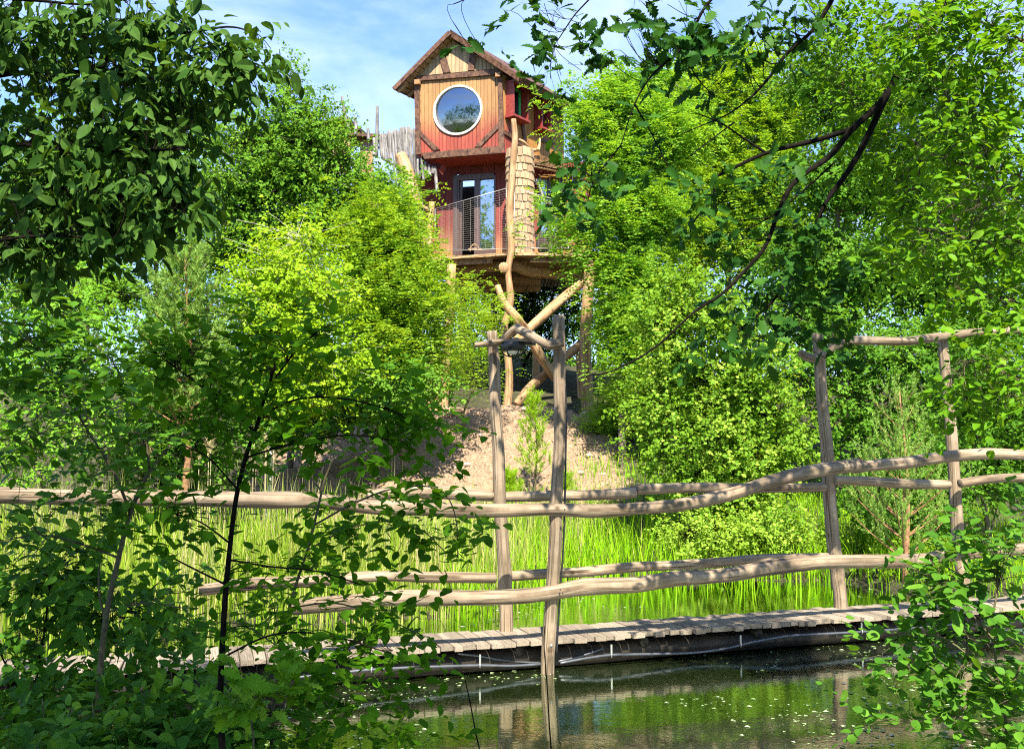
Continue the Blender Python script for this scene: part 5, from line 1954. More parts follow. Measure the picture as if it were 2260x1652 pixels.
# tall rushes at the water edge
mb = MB()
for cx0, n, hgt in ((.15, 60, 1.0), (1.0, 90, 1.15), (1.75, 70, 1.2), (2.3, 50, .9), (4.6, 50, 1.0), (3.7, 40, .8), (-.6, 70, 1.1)):
    xy = np.column_stack([cx0 + rg.randn(n) * .22, fsf(np.full(n, cx0)) + rg.randn(n) * .2 - .1])
    blades(mb, rg, xy, np.full(n, -.1), hgt * rg.uniform(.6, 1.1, n), rg.uniform(.009, .016, n), rg.uniform(.1, .5, n), rg.rand(n) * .6)
o = kind(build(mb, 'rushes', M['grass']), 'stuff')
o['label'], o['category'] = 'tall rushes standing in the shallow water behind the bridge', 'rushes'
# dry straw and plumes
mb = MB()
xy = scatter(rg, 12000, -8, 1.2, 9, 20, lambda x, y: reed_p(x, y) * .8 * (fbm(x * 1.6, y * 1.6, 3, 31) > .46))
blades(mb, rg, xy, np.maximum(height(xy[:, 0], xy[:, 1]), -.1), rg.uniform(.8, 1.6, len(xy)), rg.uniform(.003, .006, len(xy)), rg.uniform(.0, .2, len(xy)), rg.rand(len(xy)))
for i in range(16):
    sx = rg.choice([440, 455, 470, 560, 580, 600, 520, 320, 250]) + rg.uniform(-14, 14)
    d = rg.uniform(14.5, 16.5)
    p = at(sx, rg.uniform(955, 1010), d)
    n = 44
    xy = np.column_stack([np.full(n, p[0]), np.full(n, p[1])]) + rg.randn(n, 2) * .015
    blades(mb, rg, xy, p[2] - rg.rand(n) * .22, rg.uniform(.10, .2, n), rg.uniform(.005, .009, n), rg.uniform(.3, 1.0, n), rg.rand(n))
    g = gz(p[0], p[1])
    v, f, uv = tube_arrays(np.array([[p[0], p[1], g], p + [0, 0, .1]]), .005, 4, False)
    mb.add(v, f, .5)
o = kind(build(mb, 'dry_reeds', M['straw']), 'stuff')
o['label'], o['category'] = 'pale dry reed stalks and feathery plumes among the green reeds', 'reeds'
# broad-leaved weeds along the foot of the bank
mb = MB()
xy = scatter(rg, 5200, .4, 7, 11, 19, lambda x, y: np.clip((y - fsf(x)) / .2, 0, 1) * np.clip((3.2 - (y - fsf(x))) / 1, 0, 1) * (fbm(x * 1.2, y * 1.2, 3, 8) > .45))
z0 = height(xy[:, 0], xy[:, 1])
P3 = np.column_stack([xy, z0 + rg.uniform(.05, .32, len(xy))])
P_, D_, N_, _ = spray_simple(rg, P3, norm(np.column_stack([rg.randn(len(xy), 2), np.ones(len(xy)) * .6])), .14, 7, .0)
leaves_mesh(mb, P_, D_, N_, .05 * (1 + .3 * rg.randn(len(P_)).clip(-1.5, 1.5)), T_ROUND, rg.rand(len(P_)))
o = kind(build(mb, 'undergrowth', M['leaf_alder']), 'stuff')
o['label'], o['category'] = 'low leafy weeds carpeting the bank under the alder', 'undergrowth'
# floating leaves and duckweed
mb = MB()
n = 17000
x = rg.uniform(-4, 6.5, n)
y = 4.8 + 10 * rg.rand(n) ** 1.5
kp = (y < fsf(x) - .1) & (y > near_shore(x) + .1) & (fbm(x * .8, y * .45, 4, 12) * .6 + fbm(x * 3.1, y * 1.7, 3, 22) * .4 > .47 + .12 * rg.rand(n) ** 2)
x, y = x[kp], y[kp]
n = len(x)
ph = rg.rand(n) * 6.28
dd = np.stack([np.cos(ph), np.sin(ph), np.zeros(n)], -1)
leaves_mesh(mb, np.column_stack([x, y, np.full(n, .004)]), dd, np.tile([0, 0, 1.0], (n, 1)) + rg.randn(n, 3) * .02, (.008 + .045 * rg.rand(n) ** 2.2), T_ROUND, rg.rand(n) * .99)
o = kind(build(mb, 'pondweed', M['pondweed']), 'stuff')
o['label'], o['category'] = 'small floating leaves and specks drifting on the dark pond', 'pondweed'

# straw, needles and bark litter on the sand
mb = MB()
xy = scatter(rg, 5200, -5.5, 3.5, 17, 27, lambda x, y: sandiness(x, y) * (.25 + .75 * (fbm(x * 2, y * 2, 3, 17) > .5)))
n = len(xy)
ph = rg.rand(n) * 6.28
dd = np.stack([np.cos(ph), np.sin(ph), rg.uniform(.0, .5, n)], -1)
leaves_mesh(mb, np.column_stack([xy, height(xy[:, 0], xy[:, 1]) + .012]), dd, np.tile([0, -.2, 1.0], (n, 1)) + rg.randn(n, 3) * .5, rg.uniform(.03, .13, n) ** 1.0, leaf_rhomb(.22, .03), rg.rand(n))
M['litter'] = leaf_mat('bark_litter', (.05, .032, .02), (.16, .10, .06), (.42, .33, .22), .1, .8, .15, (1, 1, 1))
o = kind(build(mb, 'litter', M['litter']), 'stuff')
o['label'], o['category'] = 'bark scraps and dry stalks strewn over the sandy slope', 'litter'

# clods and stones on the sand
rc = np.random.RandomState(5)
spots = [(995, 945, 24.6, .16, 'dark clod'), (1008, 935, 24.9, .12, 'dark clod'), (985, 962, 24.3, .13, 'dark clod'), (1048, 930, 25.0, .1, 'dark clod'), (890, 1010, 21.5, .09, 'stone'), (1018, 1000, 22, .08, 'stone'), (1010, 1025, 21, .1, 'stone'),
         (1060, 985, 23, .07, 'stone'), (940, 1020, 21.2, .06, 'stone'), (1300, 990, 22, .08, 'stone'), (1280, 1020, 21, .07, 'stone'), (920, 985, 22.6, .07, 'stone'), (1030, 1060, 20, .06, 'stone'), (1330, 1040, 20.5, .08, 'stone'), (1160, 925, 24.6, .1, 'stone'), (1290, 915, 25, .12, 'stone')]
for (sx, sy, d, r_, what) in spots:
    p = at(sx, sy, d)
    g = gz(p[0], p[1])
    o_ = norm(rc.randn(60, 3))
    # convex lumpy stone from a subdivided ring grid
    th = np.linspace(0, PI, 7)[1:-1]
    vv = [[0, 0, 1]] + [[math.sin(t) * math.cos(a), math.sin(t) * math.sin(a), math.cos(t)] for t in th for a in np.linspace(0, 2 * PI, 9)[:-1]] + [[0, 0, -1]]
    vv = np.array(vv) * (1 + .28 * rc.rand(len(vv))[:, None]) * np.array([1.2, 1, .65]) * r_
    f4 = []
    for i in range(len(th) - 1):
        for j in range(8):
            f4.append([1 + i * 8 + j, 1 + i * 8 + (j + 1) % 8, 9 + i * 8 + (j + 1) % 8, 9 + i * 8 + j][::-1])
    f3 = [[0, 1 + j, 1 + (j + 1) % 8] for j in range(8)] + [[len(vv) - 1, len(vv) - 9 + (j + 1) % 8, len(vv) - 9 + j] for j in range(8)]
    me = MB().add(vv, [np.array(f4), np.array(f3)]).mesh(what.replace(' ', '_'))
    if 'clod_m' not in M:
        M['clod_m'] = plain('dark_clod', (.10, .06, .04), .95, 0, .2, .4, 12)
        M['stone_m'] = plain('pale_stone', (.42, .33, .25), .9, 0, .3, .35, 12)
    o = link('clod' if 'clod' in what else 'stone', me, M['clod_m'] if 'clod' in what else M['stone_m'], None, (p[0], p[1], g + r_ * .25))
    if 'clod' in what:
        tag(o, 'dark root clod lying on the sand left of the bridge post', 'clod', 'dark clods on the sand slope')
    else:
        tag(o, 'small pale stone lying on the sandy slope below the tree house', 'stone', 'stones on the sand slope')

# ------------------------------------------------------------------ foreground trees and saplings
def S3(pts):
    return np.array([at(*p) for p in pts])


def grow_down(pts, gx, gy):
    """prepend a root point on the ground"""
    return np.vstack([[gx, gy, gz(gx, gy) - .1], pts])


# overhanging dark-leaved tree, upper left: trunk stands outside the frame
tx, ty = -3.6, 4.2
tb0 = np.array([tx, ty, gz(tx, ty) - .2])
trunkp = np.array([tb0, [tx - .05, ty + .05, 1.4], [tx + .05, ty + .1, 2.8], [tx, ty + .1, 4.2], [tx + .1, ty, 5.6]])
lim = [(trunkp, .11, .05, 'trunk')]
for pts, r in ([[(-160, 230, 4.6), (0, 168, 4.7), (170, 158, 4.7), (300, 168, 4.7), (430, 180, 4.65), (530, 165, 4.6)], .016],
               [[(-150, 120, 4.9), (0, 70, 4.9), (200, 60, 4.9), (380, 75, 4.8), (500, 60, 4.8), (560, 72, 4.8)], .014],
               [[(-150, 360, 4.5), (0, 320, 4.5), (150, 330, 4.5), (290, 335, 4.5), (390, 330, 4.5)], .014],
               [[(-150, 430, 4.7), (0, 400, 4.7), (160, 420, 4.6), (300, 440, 4.6), (400, 470, 4.6)], .013],
               [[(-150, 560, 4.4), (0, 530, 4.4), (120, 520, 4.4), (240, 530, 4.4)], .012],
               [[(-150, 0, 4.6), (50, 0, 4.6), (200, 10, 4.6), (330, -10, 4.6)], .013]):
    p = S3(pts)
    a = np.array([tx, ty + .1, max(.6, p[0][2] - .5)])
    lim.append((np.vstack([a, p]), r, .004, 'limb'))
lob = []
for l in ((60, 60, 110, 70), (200, 90, 110, 60), (330, 60, 70, 50), (120, 200, 130, 70), (280, 190, 110, 60), (420, 180, 80, 50), (520, 165, 60, 40), (560, 70, 22, 12), (510, 130, 55, 35), (380, 250, 80, 40),
          (60, 330, 90, 70), (200, 330, 110, 60), (320, 330, 80, 50), (395, 315, 35, 30), (120, 430, 120, 50), (270, 420, 100, 50), (370, 430, 55, 40), (400, 470, 28, 20), (60, 520, 80, 45), (200, 510, 80, 30), (310, 480, 60, 30), (40, 590, 60, 30), (330, 15, 60, 25)):
    lob.append(lobe(*l, 4.65, .34))
plant('dogwood_tree', 'dark leafy branches overhanging from the upper left corner', 'tree', tb0 + [0, 0, .2], lim, lob, 320, 3,
      simple_spray(.14, 6, .8, .5, .4), .074, leaf_ovate(.5, .08, .18), 'leaf_dogwood', 'bark_dark', 51, crad=.07, shell=.1, back=1.0, n_obj=300, twig_r=.0028, trunk_parts=True)

# foreground saplings, left
def sapling(name, label, stems, lobes_s, d, clusters, tips, spray, size, tmpl, leaf, bark, seed, n_obj, gx=None, rd=.22, **k_):
    s0 = S3(stems[0][0])
    gx_, gy_ = s0[0][0], s0[0][1]
    limbs_ = []
    for i, (pts, r0, r1) in enumerate(stems):
        p = S3(pts)
        if i == 0:
            p = np.vstack([[gx_, gy_, gz(gx_, gy_) - .1], p])
        limbs_.append((p, r0, r1, 'stem' if i == 0 else 'limb'))
    lob_ = [lobe(*l[:4], l[4] if len(l) > 4 else d, rd) for l in lobes_s]
    return plant(name, label, 'sapling', (gx_, gy_, gz(gx_, gy_)), limbs_, lob_, clusters, tips, spray, size, tmpl, leaf, bark, seed, shell=.05, back=1.0, n_obj=n_obj, trunk_parts=True, **k_)


D1 = 3.3
SAP = simple_spray(.15, 10, .08, .6, 1.5, .6, nrnd=.42, ow=.1, flat=.12)
sapling('locust_sapling', 'dark foreground sapling with the thickest upright stem at the left',
        [([(490, 1700, D1), (486, 1560, D1), (492, 1400, D1), (503, 1250, D1), (521, 1100, D1), (545, 1000, D1), (568, 935, D1), (583, 880, D1), (600, 830, D1)], .0135, .005),
         ([(575, 915, D1), (660, 880, D1 - .05), (760, 880, D1 - .1), (860, 905, D1 - .1), (950, 950, D1 - .1)], .005, .002),
         ([(590, 860, D1), (640, 790, D1), (690, 740, D1), (730, 715, D1)], .005, .002),
         ([(560, 950, D1), (480, 880, D1 - .1), (400, 820, D1 - .1), (330, 770, D1 - .1)], .005, .002),
         ([(540, 1010, D1), (640, 980, D1 - .1), (760, 960, D1 - .15), (860, 970, D1 - .15)], .004, .002),
         ([(525, 1080, D1), (460, 1010, D1), (400, 980, D1)], .004, .002),
         ([(510, 1200, D1), (440, 1150, D1), (370, 1130, D1)], .004, .002),
         ([(500, 1290, D1), (400, 1240, D1), (330, 1200, D1)], .004, .002),
         ([(508, 1235, D1), (600, 1250, D1 - .1), (700, 1260, D1 - .1), (800, 1290, D1 - .1)], .004, .002),
         ([(490, 1450, D1), (600, 1400, D1 - .1), (720, 1400, D1 - .1), (860, 1440, D1 - .1)], .004, .002)],
        [(640, 880, 80, 50), (760, 860, 80, 50), (860, 900, 70, 45), (930, 940, 45, 30), (690, 750, 55, 35), (620, 800, 60, 40), (480, 850, 80, 50), (390, 800, 70, 50), (540, 800, 70, 60), (740, 950, 110, 40), (850, 970, 60, 35), (620, 970, 70, 40), (460, 760, 60, 40), (560, 740, 50, 40),
         (440, 980, 60, 40), (680, 820, 70, 40), (400, 1130, 60, 30), (360, 1210, 50, 30), (600, 1260, 80, 30), (720, 1270, 80, 30), (620, 1410, 90, 35), (760, 1420, 90, 35), (850, 1450, 50, 30), (580, 1330, 70, 30)],
        D1, 140, 2.3, SAP, .046, T_FG, 'leaf_sapling', 'bark_dark', 52, 300, crad=.06, twig_r=.0016)
D2 = 3.9
sapling('locust_sapling', 'slender foreground sapling with leafy sprays hanging over the bridge rail',
        [([(598, 1700, D2), (604, 1560, D2), (625, 1400, D2), (650, 1300, D2), (682, 1200, D2), (704, 1110, D2), (716, 1060, D2), (735, 1010, D2)], .009, .004),
         ([(690, 1160, D2), (780, 1110, D2), (880, 1075, D2), (970, 1080, D2), (1005, 1140, D2), (1010, 1230, D2)], .005, .002),
         ([(675, 1215, D2), (760, 1170, D2), (850, 1150, D2), (930, 1170, D2), (985, 1220, D2)], .004, .002),
         ([(710, 1085, D2), (670, 1030, D2), (640, 990, D2)], .004, .002),
         ([(640, 1340, D2), (740, 1330, D2), (840, 1360, D2), (930, 1400, D2)], .004, .002),
         ([(620, 1430, D2), (540, 1380, D2), (470, 1370, D2)], .003, .002),
         ([(612, 1500, D2), (720, 1500, D2), (840, 1500, D2), (910, 1540, D2)], .003, .002)],
        [(880, 1085, 70, 30), (970, 1090, 40, 30), (1000, 1170, 22, 50), (840, 1160, 70, 35), (930, 1180, 50, 30), (990, 1240, 25, 30), (740, 1090, 60, 35), (670, 1020, 60, 30), (760, 1180, 60, 30), (840, 1230, 50, 20), (720, 1340, 90, 30), (840, 1370, 70, 35), (910, 1410, 35, 25), (520, 1370, 70, 30), (720, 1500, 90, 25), (860, 1510, 60, 25), (640, 1560, 70, 30), (800, 1590, 90, 40), (690, 1620, 60, 25)],
        D2, 85, 2.0, SAP, .052, T_FG, 'leaf_sapling', 'bark_green', 53, 260, crad=.06, twig_r=.0016)
D3 = 4.3
sapling('locust_sapling', 'forked foreground sapling near the left edge with a mossy stem',
        [([(214, 1700, D3), (216, 1590, D3), (222, 1470, D3), (236, 1350, D3), (262, 1230, D3), (290, 1125, D3), (330, 1040, D3), (380, 980, D3), (440, 925, D3)], .02, .006),
         ([(288, 1130, D3), (250, 1040, D3), (200, 960, D3), (150, 880, D3), (100, 800, D3)], .008, .003),
         ([(232, 1370, D3), (218, 1300, D3), (220, 1240, D3)], .006, .003),
         ([(330, 1040, D3), (320, 960, D3), (290, 880, D3), (250, 800, D3)], .006, .003),
         ([(262, 1230, D3), (180, 1200, D3), (90, 1180, D3), (20, 1190, D3)], .006, .003),
         ([(236, 1350, D3), (320, 1330, D3), (400, 1340, D3)], .005, .003)],
        [(110, 800, 80, 50), (40, 740, 60, 50), (200, 760, 80, 50), (280, 820, 70, 50), (180, 880, 90, 45), (60, 880, 70, 45), (320, 900, 70, 40), (120, 970, 90, 45), (250, 980, 80, 40), (30, 1000, 60, 45), (380, 960, 50, 30), (160, 1060, 80, 35), (60, 1110, 70, 40), (330, 1080, 60, 30), (120, 1190, 90, 35), (30, 1210, 60, 40), (340, 1330, 60, 30), (270, 1130, 60, 30)],
        D3, 105, 2.2, SAP, .056, T_FG, 'leaf_shrub', 'bark_green', 54, 300, crad=.07, twig_r=.002)
D4 = 5.0
sapling('bramble_bush', 'dense dark bush filling the lower left corner behind the saplings',
        [([(60, 1640, D4), (80, 1500, D4), (100, 1380, D4), (110, 1280, D4)], .012, .004),
         ([(80, 1500, D4), (170, 1420, D4), (240, 1370, D4)], .008, .003),
         ([(60, 1560, D4), (20, 1480, D4), (-20, 1400, D4)], .008, .003)],
        [(60, 1260, 90, 50), (150, 1290, 90, 45), (30, 1350, 70, 50), (220, 1340, 80, 40), (110, 1390, 100, 45), (300, 1400, 80, 40), (30, 1440, 60, 40), (170, 1180, 60, 40), (390, 1300, 50, 35), (420, 1400, 50, 30)],
        D4, 75, 3, simple_spray(.14, 8, .2), .066, T_FG, 'leaf_shrub', 'bark_dark', 55, 200, crad=.1, twig_r=.003)
D5 = 4.0
sapling('balsam_patch', 'low leafy herbs covering the bank at the bottom left',
        [([(140, 1660, D5), (150, 1600, D5), (155, 1560, D5)], .006, .003)] + [([(a, 1720, 4.0), (a + 8, 1620, 4.0), (a + 3, 1540, 4.1)], .004, .002) for a in (40, 90, 200, 260, 310, 380, 440, 520)],
        [(60, 1540, 90, 40, 4.6), (170, 1530, 90, 35, 4.6), (280, 1540, 80, 40, 4.4), (60, 1620, 90, 50, 4.0), (180, 1610, 100, 50, 4.0), (300, 1620, 90, 50, 3.9), (410, 1600, 70, 50, 4.0), (500, 1640, 80, 40, 3.8), (380, 1530, 60, 30, 4.4), (600, 1650, 80, 25, 3.8), (120, 1680, 120, 40, 3.6), (330, 1690, 120, 40, 3.6)],
        D5, 170, 3, simple_spray(.10, 7, .1, .6, .9), .062, T_FG, 'leaf_shrub', 'bark_green', 56, 220, crad=.08, twig_r=.002, conn=False)
D6 = 3.0
sapling('oak_seedling', 'fresh green seedling with lobed leaves at the foot of the thick stem',
        [([(560, 1700, D6), (555, 1600, D6), (560, 1540, D6)], .004, .002)],
        [(560, 1520, 70, 30), (620, 1520, 50, 25), (520, 1560, 50, 25), (600, 1550, 50, 20)],
        D6, 22, 2, simple_spray(.06, 6, .0, .6, .9), .055, T_OAK, 'leaf_hazel', 'bark_green', 57, 60, crad=.04, twig_r=.0015)
# bare twigs rising in front of the pond
for i, (pts, lab) in enumerate([([(1217, 1700, 4.6), (1212, 1600, 4.6), (1206, 1500, 4.6), (1200, 1420, 4.6), (1202, 1380, 4.6)], 'thin bare twig rising beside the foot of the lamp post'),
                                ([(1060, 1700, 4.6), (1050, 1620, 4.6), (1035, 1540, 4.6), (1024, 1490, 4.6)], 'thin bare twig standing before the reflected stilts')]):
    p = S3(pts)
    g = gz(p[0][0], p[0][1])
    tw_ = thing('bare_twig', lab, 'twig', (p[0][0], p[0][1], min(g, p[0][2])))
    log('stem', np.vstack([[p[0][0], p[0][1], g - .05], p]), tw_, M['bark_dark'], [.004, .004, .0035, .003, .0025, .002][:len(p) + 1], world=True, n=3, sides=5, wob=0)

# oak: trunk outside the frame on the right, limbs sweeping down across the picture
ox, oy = 5.4, 6.6
ob = np.array([ox, oy, gz(ox, oy)])
OD = 7.2
otr = np.array([ob - [0, 0, .2], [ox, oy, 1.5], [ox - .1, oy, 3.2], [ox - .3, oy + .1, 5.2], [ox - .4, oy, 7.5]])
lim = [(otr, .22, .12, 'trunk')]
fork = at(2080, 20, OD)
lim.append((np.vstack([[ox - .3, oy + .1, 5.0], fork + [.5, 0, .35], fork]), .06, .05, 'limb'))
for pts, r in ([[(2080, 20, OD), (2010, 100, OD), (1965, 195, OD), (1930, 240, OD), (1880, 285, OD), (1830, 345, OD), (1755, 400, OD - .1), (1720, 460, OD - .1), (1690, 540, OD - .2), (1650, 590, OD - .2), (1590, 650, OD - .3), (1530, 690, OD - .3), (1440, 770, OD - .3), (1350, 818, OD - .3), (1285, 830, OD - .3)], .036],
               [[(1880, 285, OD), (1800, 310, OD + .1), (1700, 335, OD + .1), (1620, 370, OD + .1), (1578, 395, OD + .1), (1573, 435, OD + .1), (1530, 490, OD + .1), (1520, 530, OD + .1)], .024],
               [[(1960, 200, OD), (1910, 310, OD + .1), (1870, 380, OD + .1), (1820, 450, OD + .1), (1790, 530, OD + .1), (1750, 600, OD + .1), (1700, 670, OD + .1), (1640, 720, OD + .1), (1560, 790, OD + .1)], .03],
               [[(1690, 338, OD + .1), (1640, 305, OD + .1), (1590, 272, OD + .1), (1535, 250, OD + .1)], .012],
               [[(1620, 270, OD + .1), (1580, 300, OD), (1512, 352, OD)], .007],
               [[(1840, 360, OD), (1750, 440, OD + .2), (1660, 500, OD + .2), (1540, 526, OD + .2)], .008],
               [[(1700, 480, OD), (1620, 490, OD), (1560, 520, OD)], .006]):
    lim.append((S3(pts), r, .004, 'limb'))
top1 = at(1850, -40, OD)
lim.append((np.vstack([[ox - .35, oy, 6.2], top1 + [1, 0, .6], top1]), .05, .03, 'limb'))
for pts, r in ([[(1850, -40, OD), (1830, 10, OD), (1790, 70, OD), (1735, 120, OD), (1690, 180, OD), (1650, 220, OD), (1600, 255, OD), (1505, 295, OD)], .022],
               [[(1850, -40, OD), (1720, -40, OD), (1620, -30, OD), (1560, 10, OD), (1510, 100, OD), (1440, 165, OD), (1400, 230, OD), (1370, 320, OD)], .02],
               [[(1620, -30, OD), (1500, -40, OD), (1350, -30, OD), (1280, 20, OD), (1230, 90, OD)], .015],
               [[(1350, -30, OD), (1200, -40, OD), (1080, -20, OD), (1000, 10, OD)], .012],
               [[(1510, 100, OD), (1530, 160, OD), (1570, 210, OD)], .006],
               [[(1400, 230, OD), (1440, 300, OD), (1480, 380, OD)], .007],
               [[(1370, 320, OD), (1310, 400, OD), (1290, 480, OD)], .006]):
    lim.append((S3(pts), r, .004, 'limb'))
lob = []
for l in ((985, 15, 25, 18), (1045, 40, 25, 20), (1050, 85, 15, 30), (1090, 15, 25, 12), (1160, 50, 22, 14), (1210, 30, 20, 30), (1250, 70, 45, 25), (1265, 130, 40, 25), (1230, 175, 30, 15), (1310, 60, 30, 30), (1310, 130, 30, 20),
          (1400, 20, 60, 25), (1390, 90, 50, 30), (1480, 70, 50, 40), (1460, 130, 50, 30), (1570, 40, 60, 40), (1560, 120, 50, 35), (1650, 70, 60, 40), (1640, 150, 50, 40), (1740, 40, 60, 35), (1600, 190, 40, 25), (1710, 120, 50, 40), (1510, 20, 60, 20),
          (1300, 350, 40, 25), (1330, 310, 45, 20), (1260, 400, 35, 25), (1310, 430, 50, 35), (1280, 490, 40, 30), (1290, 380, 30, 30), (1430, 300, 40, 30), (1460, 370, 40, 30),
          (1600, 420, 60, 40), (1560, 480, 60, 40), (1680, 450, 70, 50), (1640, 540, 70, 45), (1760, 520, 70, 60), (1700, 610, 80, 50), (1820, 600, 80, 60), (1640, 680, 70, 35), (1760, 690, 80, 40), (1860, 680, 60, 50), (1700, 750, 70, 30), (1790, 400, 60, 50), (1790, 780, 60, 30), (1540, 770, 40, 20)):
    lob.append(lobe(*l, OD, .4))
for c in ((3.0, 6.4, 6.2), (3.9, 6.8, 6.8), (4.6, 7.0, 7.2)):
    lob.append((np.array(c), np.array([.8, .8, .5])))
plant('oak_tree', 'oak with dark bare limbs sweeping down across the right half of the picture', 'tree', ob, lim, lob, 290, 2.4,
      simple_spray(.12, 6, .1, .6, .5), .105, T_OAK, 'leaf_oak', 'bark_dark', 58, crad=.10, shell=.1, back=1.0, n_obj=300, twig_r=.0035, trunk_parts=True)

# sunlit tree leaning in from the right edge
hx, hy = 4.3, 5.4
hb = np.array([hx, hy, gz(hx, hy)])
HD = 6.0
lim = [(np.array([hb - [0, 0, .2], [hx, hy, 1.2], [hx - .1, hy, 2.6], [hx - .2, hy + .1, 4.2], [hx - .3, hy, 6.0]]), .10, .04, 'trunk')]
for pts, r, z in ([[(2330, 300, HD), (2230, 420, HD), (2160, 310, HD), (2100, 240, HD)], .014, 3.0],
                  [[(2300, 120, HD), (2200, 60, HD), (2100, 40, HD), (2000, 30, HD)], .014, 3.6],
                  [[(2300, 420, HD), (2200, 380, HD), (2080, 350, HD), (2000, 300, HD)], .012, 2.6],
                  [[(2300, 560, HD), (2200, 540, HD), (2100, 520, HD), (2000, 500, HD)], .012, 2.2],
                  [[(2300, 700, HD), (2200, 660, HD), (2120, 640, HD)], .01, 1.9],
                  [[(2320, 850, HD), (2240, 830, HD), (2150, 800, HD)], .01, 1.6],
                  [[(2200, 200, 8.6), (2080, 120, 8.6), (1950, 90, 8.6), (1840, 60, 8.6)], .012, 3.4],
                  [[(2200, 400, 8.6), (2080, 340, 8.6), (1980, 300, 8.6), (1900, 230, 8.6)], .012, 2.8],
                  [[(2300, 10, HD), (2150, -60, HD), (1950, -60, HD)], .014, 4.0]):
    p = S3(pts)
    lim.append((np.vstack([[hx - .1, hy, z], p]), r, .004, 'limb'))
lob = []
for l in ((2180, 40, 80, 50), (2080, 30, 70, 50), (2220, 130, 60, 60), (2120, 130, 80, 50), (2210, 240, 60, 60), (2110, 240, 70, 60), (2210, 350, 60, 60), (2120, 350, 70, 50), (2210, 460, 60, 50), (2110, 460, 70, 50), (2210, 560, 60, 50), (2120, 570, 70, 50), (2220, 660, 50, 50), (2140, 670, 60, 40), (2230, 800, 50, 50), (2160, 820, 60, 40), (2220, 900, 50, 40), (2130, 880, 45, 35), (2050, 560, 50, 50)):
    lob.append(lobe(*l, HD, .45))
for l in ((2040, 110, 50, 45), (2000, 60, 50, 40)):
    lob.append(lobe(*l, HD, .3))
for l in ((1850, 60, 60, 50), (1900, 150, 70, 50), (1960, 60, 60, 50), (1980, 250, 60, 50), (1890, 240, 60, 50), (2010, 350, 60, 50), (1930, 340, 60, 50), (1980, 450, 60, 50), (1800, 30, 50, 40), (2040, 480, 60, 60), (1820, 140, 50, 40), (2000, 560, 60, 50)):
    lob.append(lobe(*l, 8.6, .5))
plant('hornbeam_tree', 'sunlit light green hornbeam leaning in along the right edge', 'tree', hb, lim, lob, 640, 2.9,
      simple_spray(.17, 8, .12, .6, 1.2, .5, nrnd=.5, ow=.2), .058, T_FG, 'leaf_hazel', 'bark_green', 59, crad=.12, shell=.05, back=1.0, n_obj=300, twig_r=.003, trunk_parts=True)
D7 = 5.9
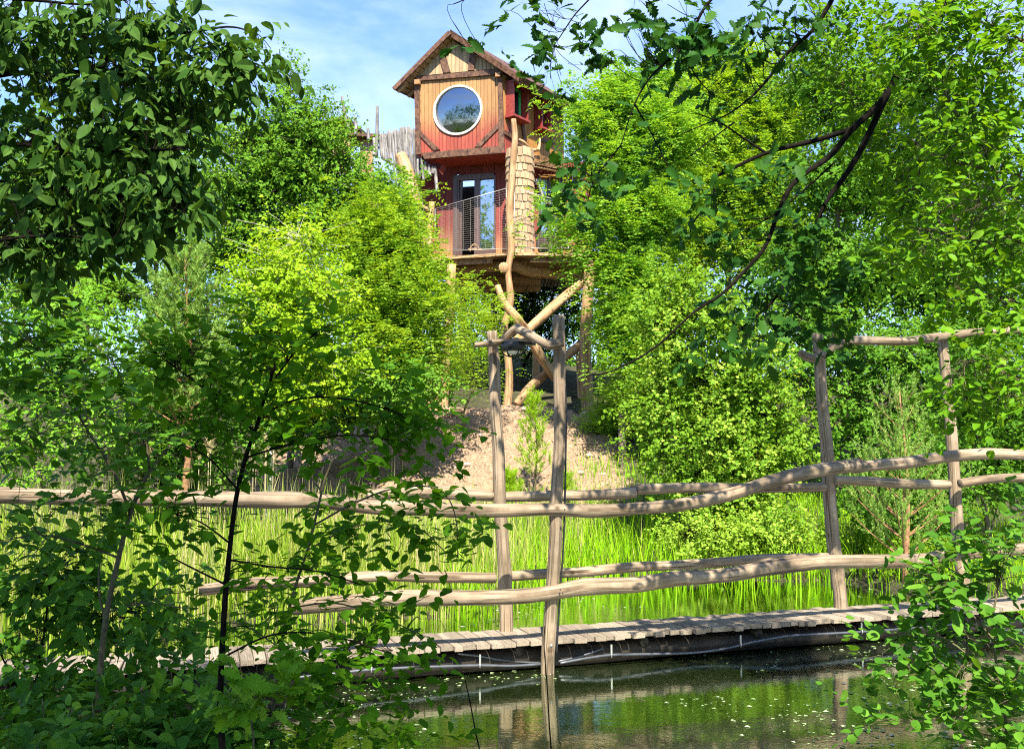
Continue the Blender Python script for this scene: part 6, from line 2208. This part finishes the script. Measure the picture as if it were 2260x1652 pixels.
sapling('dogwood_bush', 'green bush at the lower right covering the end of the bridge',
        [([(2230, 1760, D7), (2220, 1600, D7), (2200, 1480, D7), (2190, 1380, D7), (2200, 1300, D7)], .014, .005),
         ([(2210, 1520, D7), (2130, 1440, D7), (2060, 1400, D7), (2000, 1420, D7)], .007, .003),
         ([(2200, 1420, D7), (2120, 1330, D7), (2040, 1270, D7), (1990, 1240, D7)], .007, .003),
         ([(2215, 1560, D7), (2260, 1450, D7), (2300, 1380, D7)], .007, .003),
         ([(2222, 1620, D7), (2120, 1580, D7), (2020, 1590, D7)], .006, .003)],
        [(2230, 1180, 50, 35), (2160, 1200, 50, 30), (2080, 1210, 40, 22), (2200, 1260, 60, 40), (2100, 1270, 60, 30), (2020, 1260, 40, 25), (2230, 1340, 45, 40), (2140, 1340, 50, 30), (2060, 1320, 40, 25), (2220, 1420, 60, 40), (2130, 1420, 60, 35), (2040, 1410, 50, 25), (1990, 1440, 35, 18), (2220, 1510, 60, 40), (2140, 1500, 60, 35), (2060, 1490, 40, 25), (2230, 1600, 50, 40), (2130, 1590, 60, 30), (2030, 1590, 60, 22), (1950, 1590, 40, 14), (2200, 1650, 60, 30), (1980, 1490, 30, 15)],
        D7, 105, 2.4, simple_spray(.14, 8, .1, .6, 1.4, .5, nrnd=.45, ow=.1, flat=.15), .07, T_FG_ROUND, 'leaf_shrub', 'bark_green', 60, 300, crad=.09, twig_r=.003)


# ------------------------------------------------------------------ trees on the near bank behind the viewpoint, which shade the foreground
def shade_tree(label, base, lobes_w, seed, clusters=90, size=.16):
    x, y = base
    g = gz(x, y)
    ctop = max(l[0][2] for l in lobes_w)
    sp_ = np.array([[x, y, g - .2], [x + .1, y, g + (ctop - g) * .35], [x, y + .1, g + (ctop - g) * .7], [x, y, ctop]])
    limbs_ = [(sp_, .2, .04)]
    for c, r in lobes_w:
        a = np.array([x, y, g + (c[2] - g) * .6])
        limbs_.append((np.array([a, (a + c) / 2 + [0, 0, .2], c]), .07, .02))
    return plant('maple_tree', label, 'tree', (x, y, g), limbs_, lobes_w, clusters, 7, simple_spray(.5, 12, .1), size, T_BG, 'leaf_mid', 'bark', seed, crad=.5, shell=.35, back=1.0, twig_r=.012)


shade_tree('tall tree on the near bank just behind the viewpoint', (-1.2, -3.6), [(np.array([.2, -.8, 7.2]), np.array([1.9, 1.5, 1.3])), (np.array([-1.4, -1.6, 7.6]), np.array([1.7, 1.6, 1.4])), (np.array([-.6, -2.6, 8.8]), np.array([2, 1.8, 1.4]))], 71, 60)

rngb = np.random.RandomState(91)
bl = [(np.array([rngb.uniform(-45, 45), rngb.uniform(-30, -22), rngb.uniform(1, 24)]), np.array([4.0, 2.5, 3.0])) for _ in range(120)]
mbb = MB()
pb, ob_ = sample_lobes(bl, 6000, rngb, .4, 1.0)
P_, D_, N_, _ = spray_simple(rngb, pb, ob_, 1.2, 10, .2)
leaves_mesh(mbb, P_, D_, N_, .38 * (1 + .3 * rngb.randn(len(P_)).clip(-1.5, 1.5)), T_BG, rngb.rand(len(P_)) * .8)
nw_ = kind(build(mbb, 'near_wood', M['leaf_mid']), 'stuff')
nw_['label'], nw_['category'] = 'wood on the near side of the pond mirrored in the round window', 'wood'
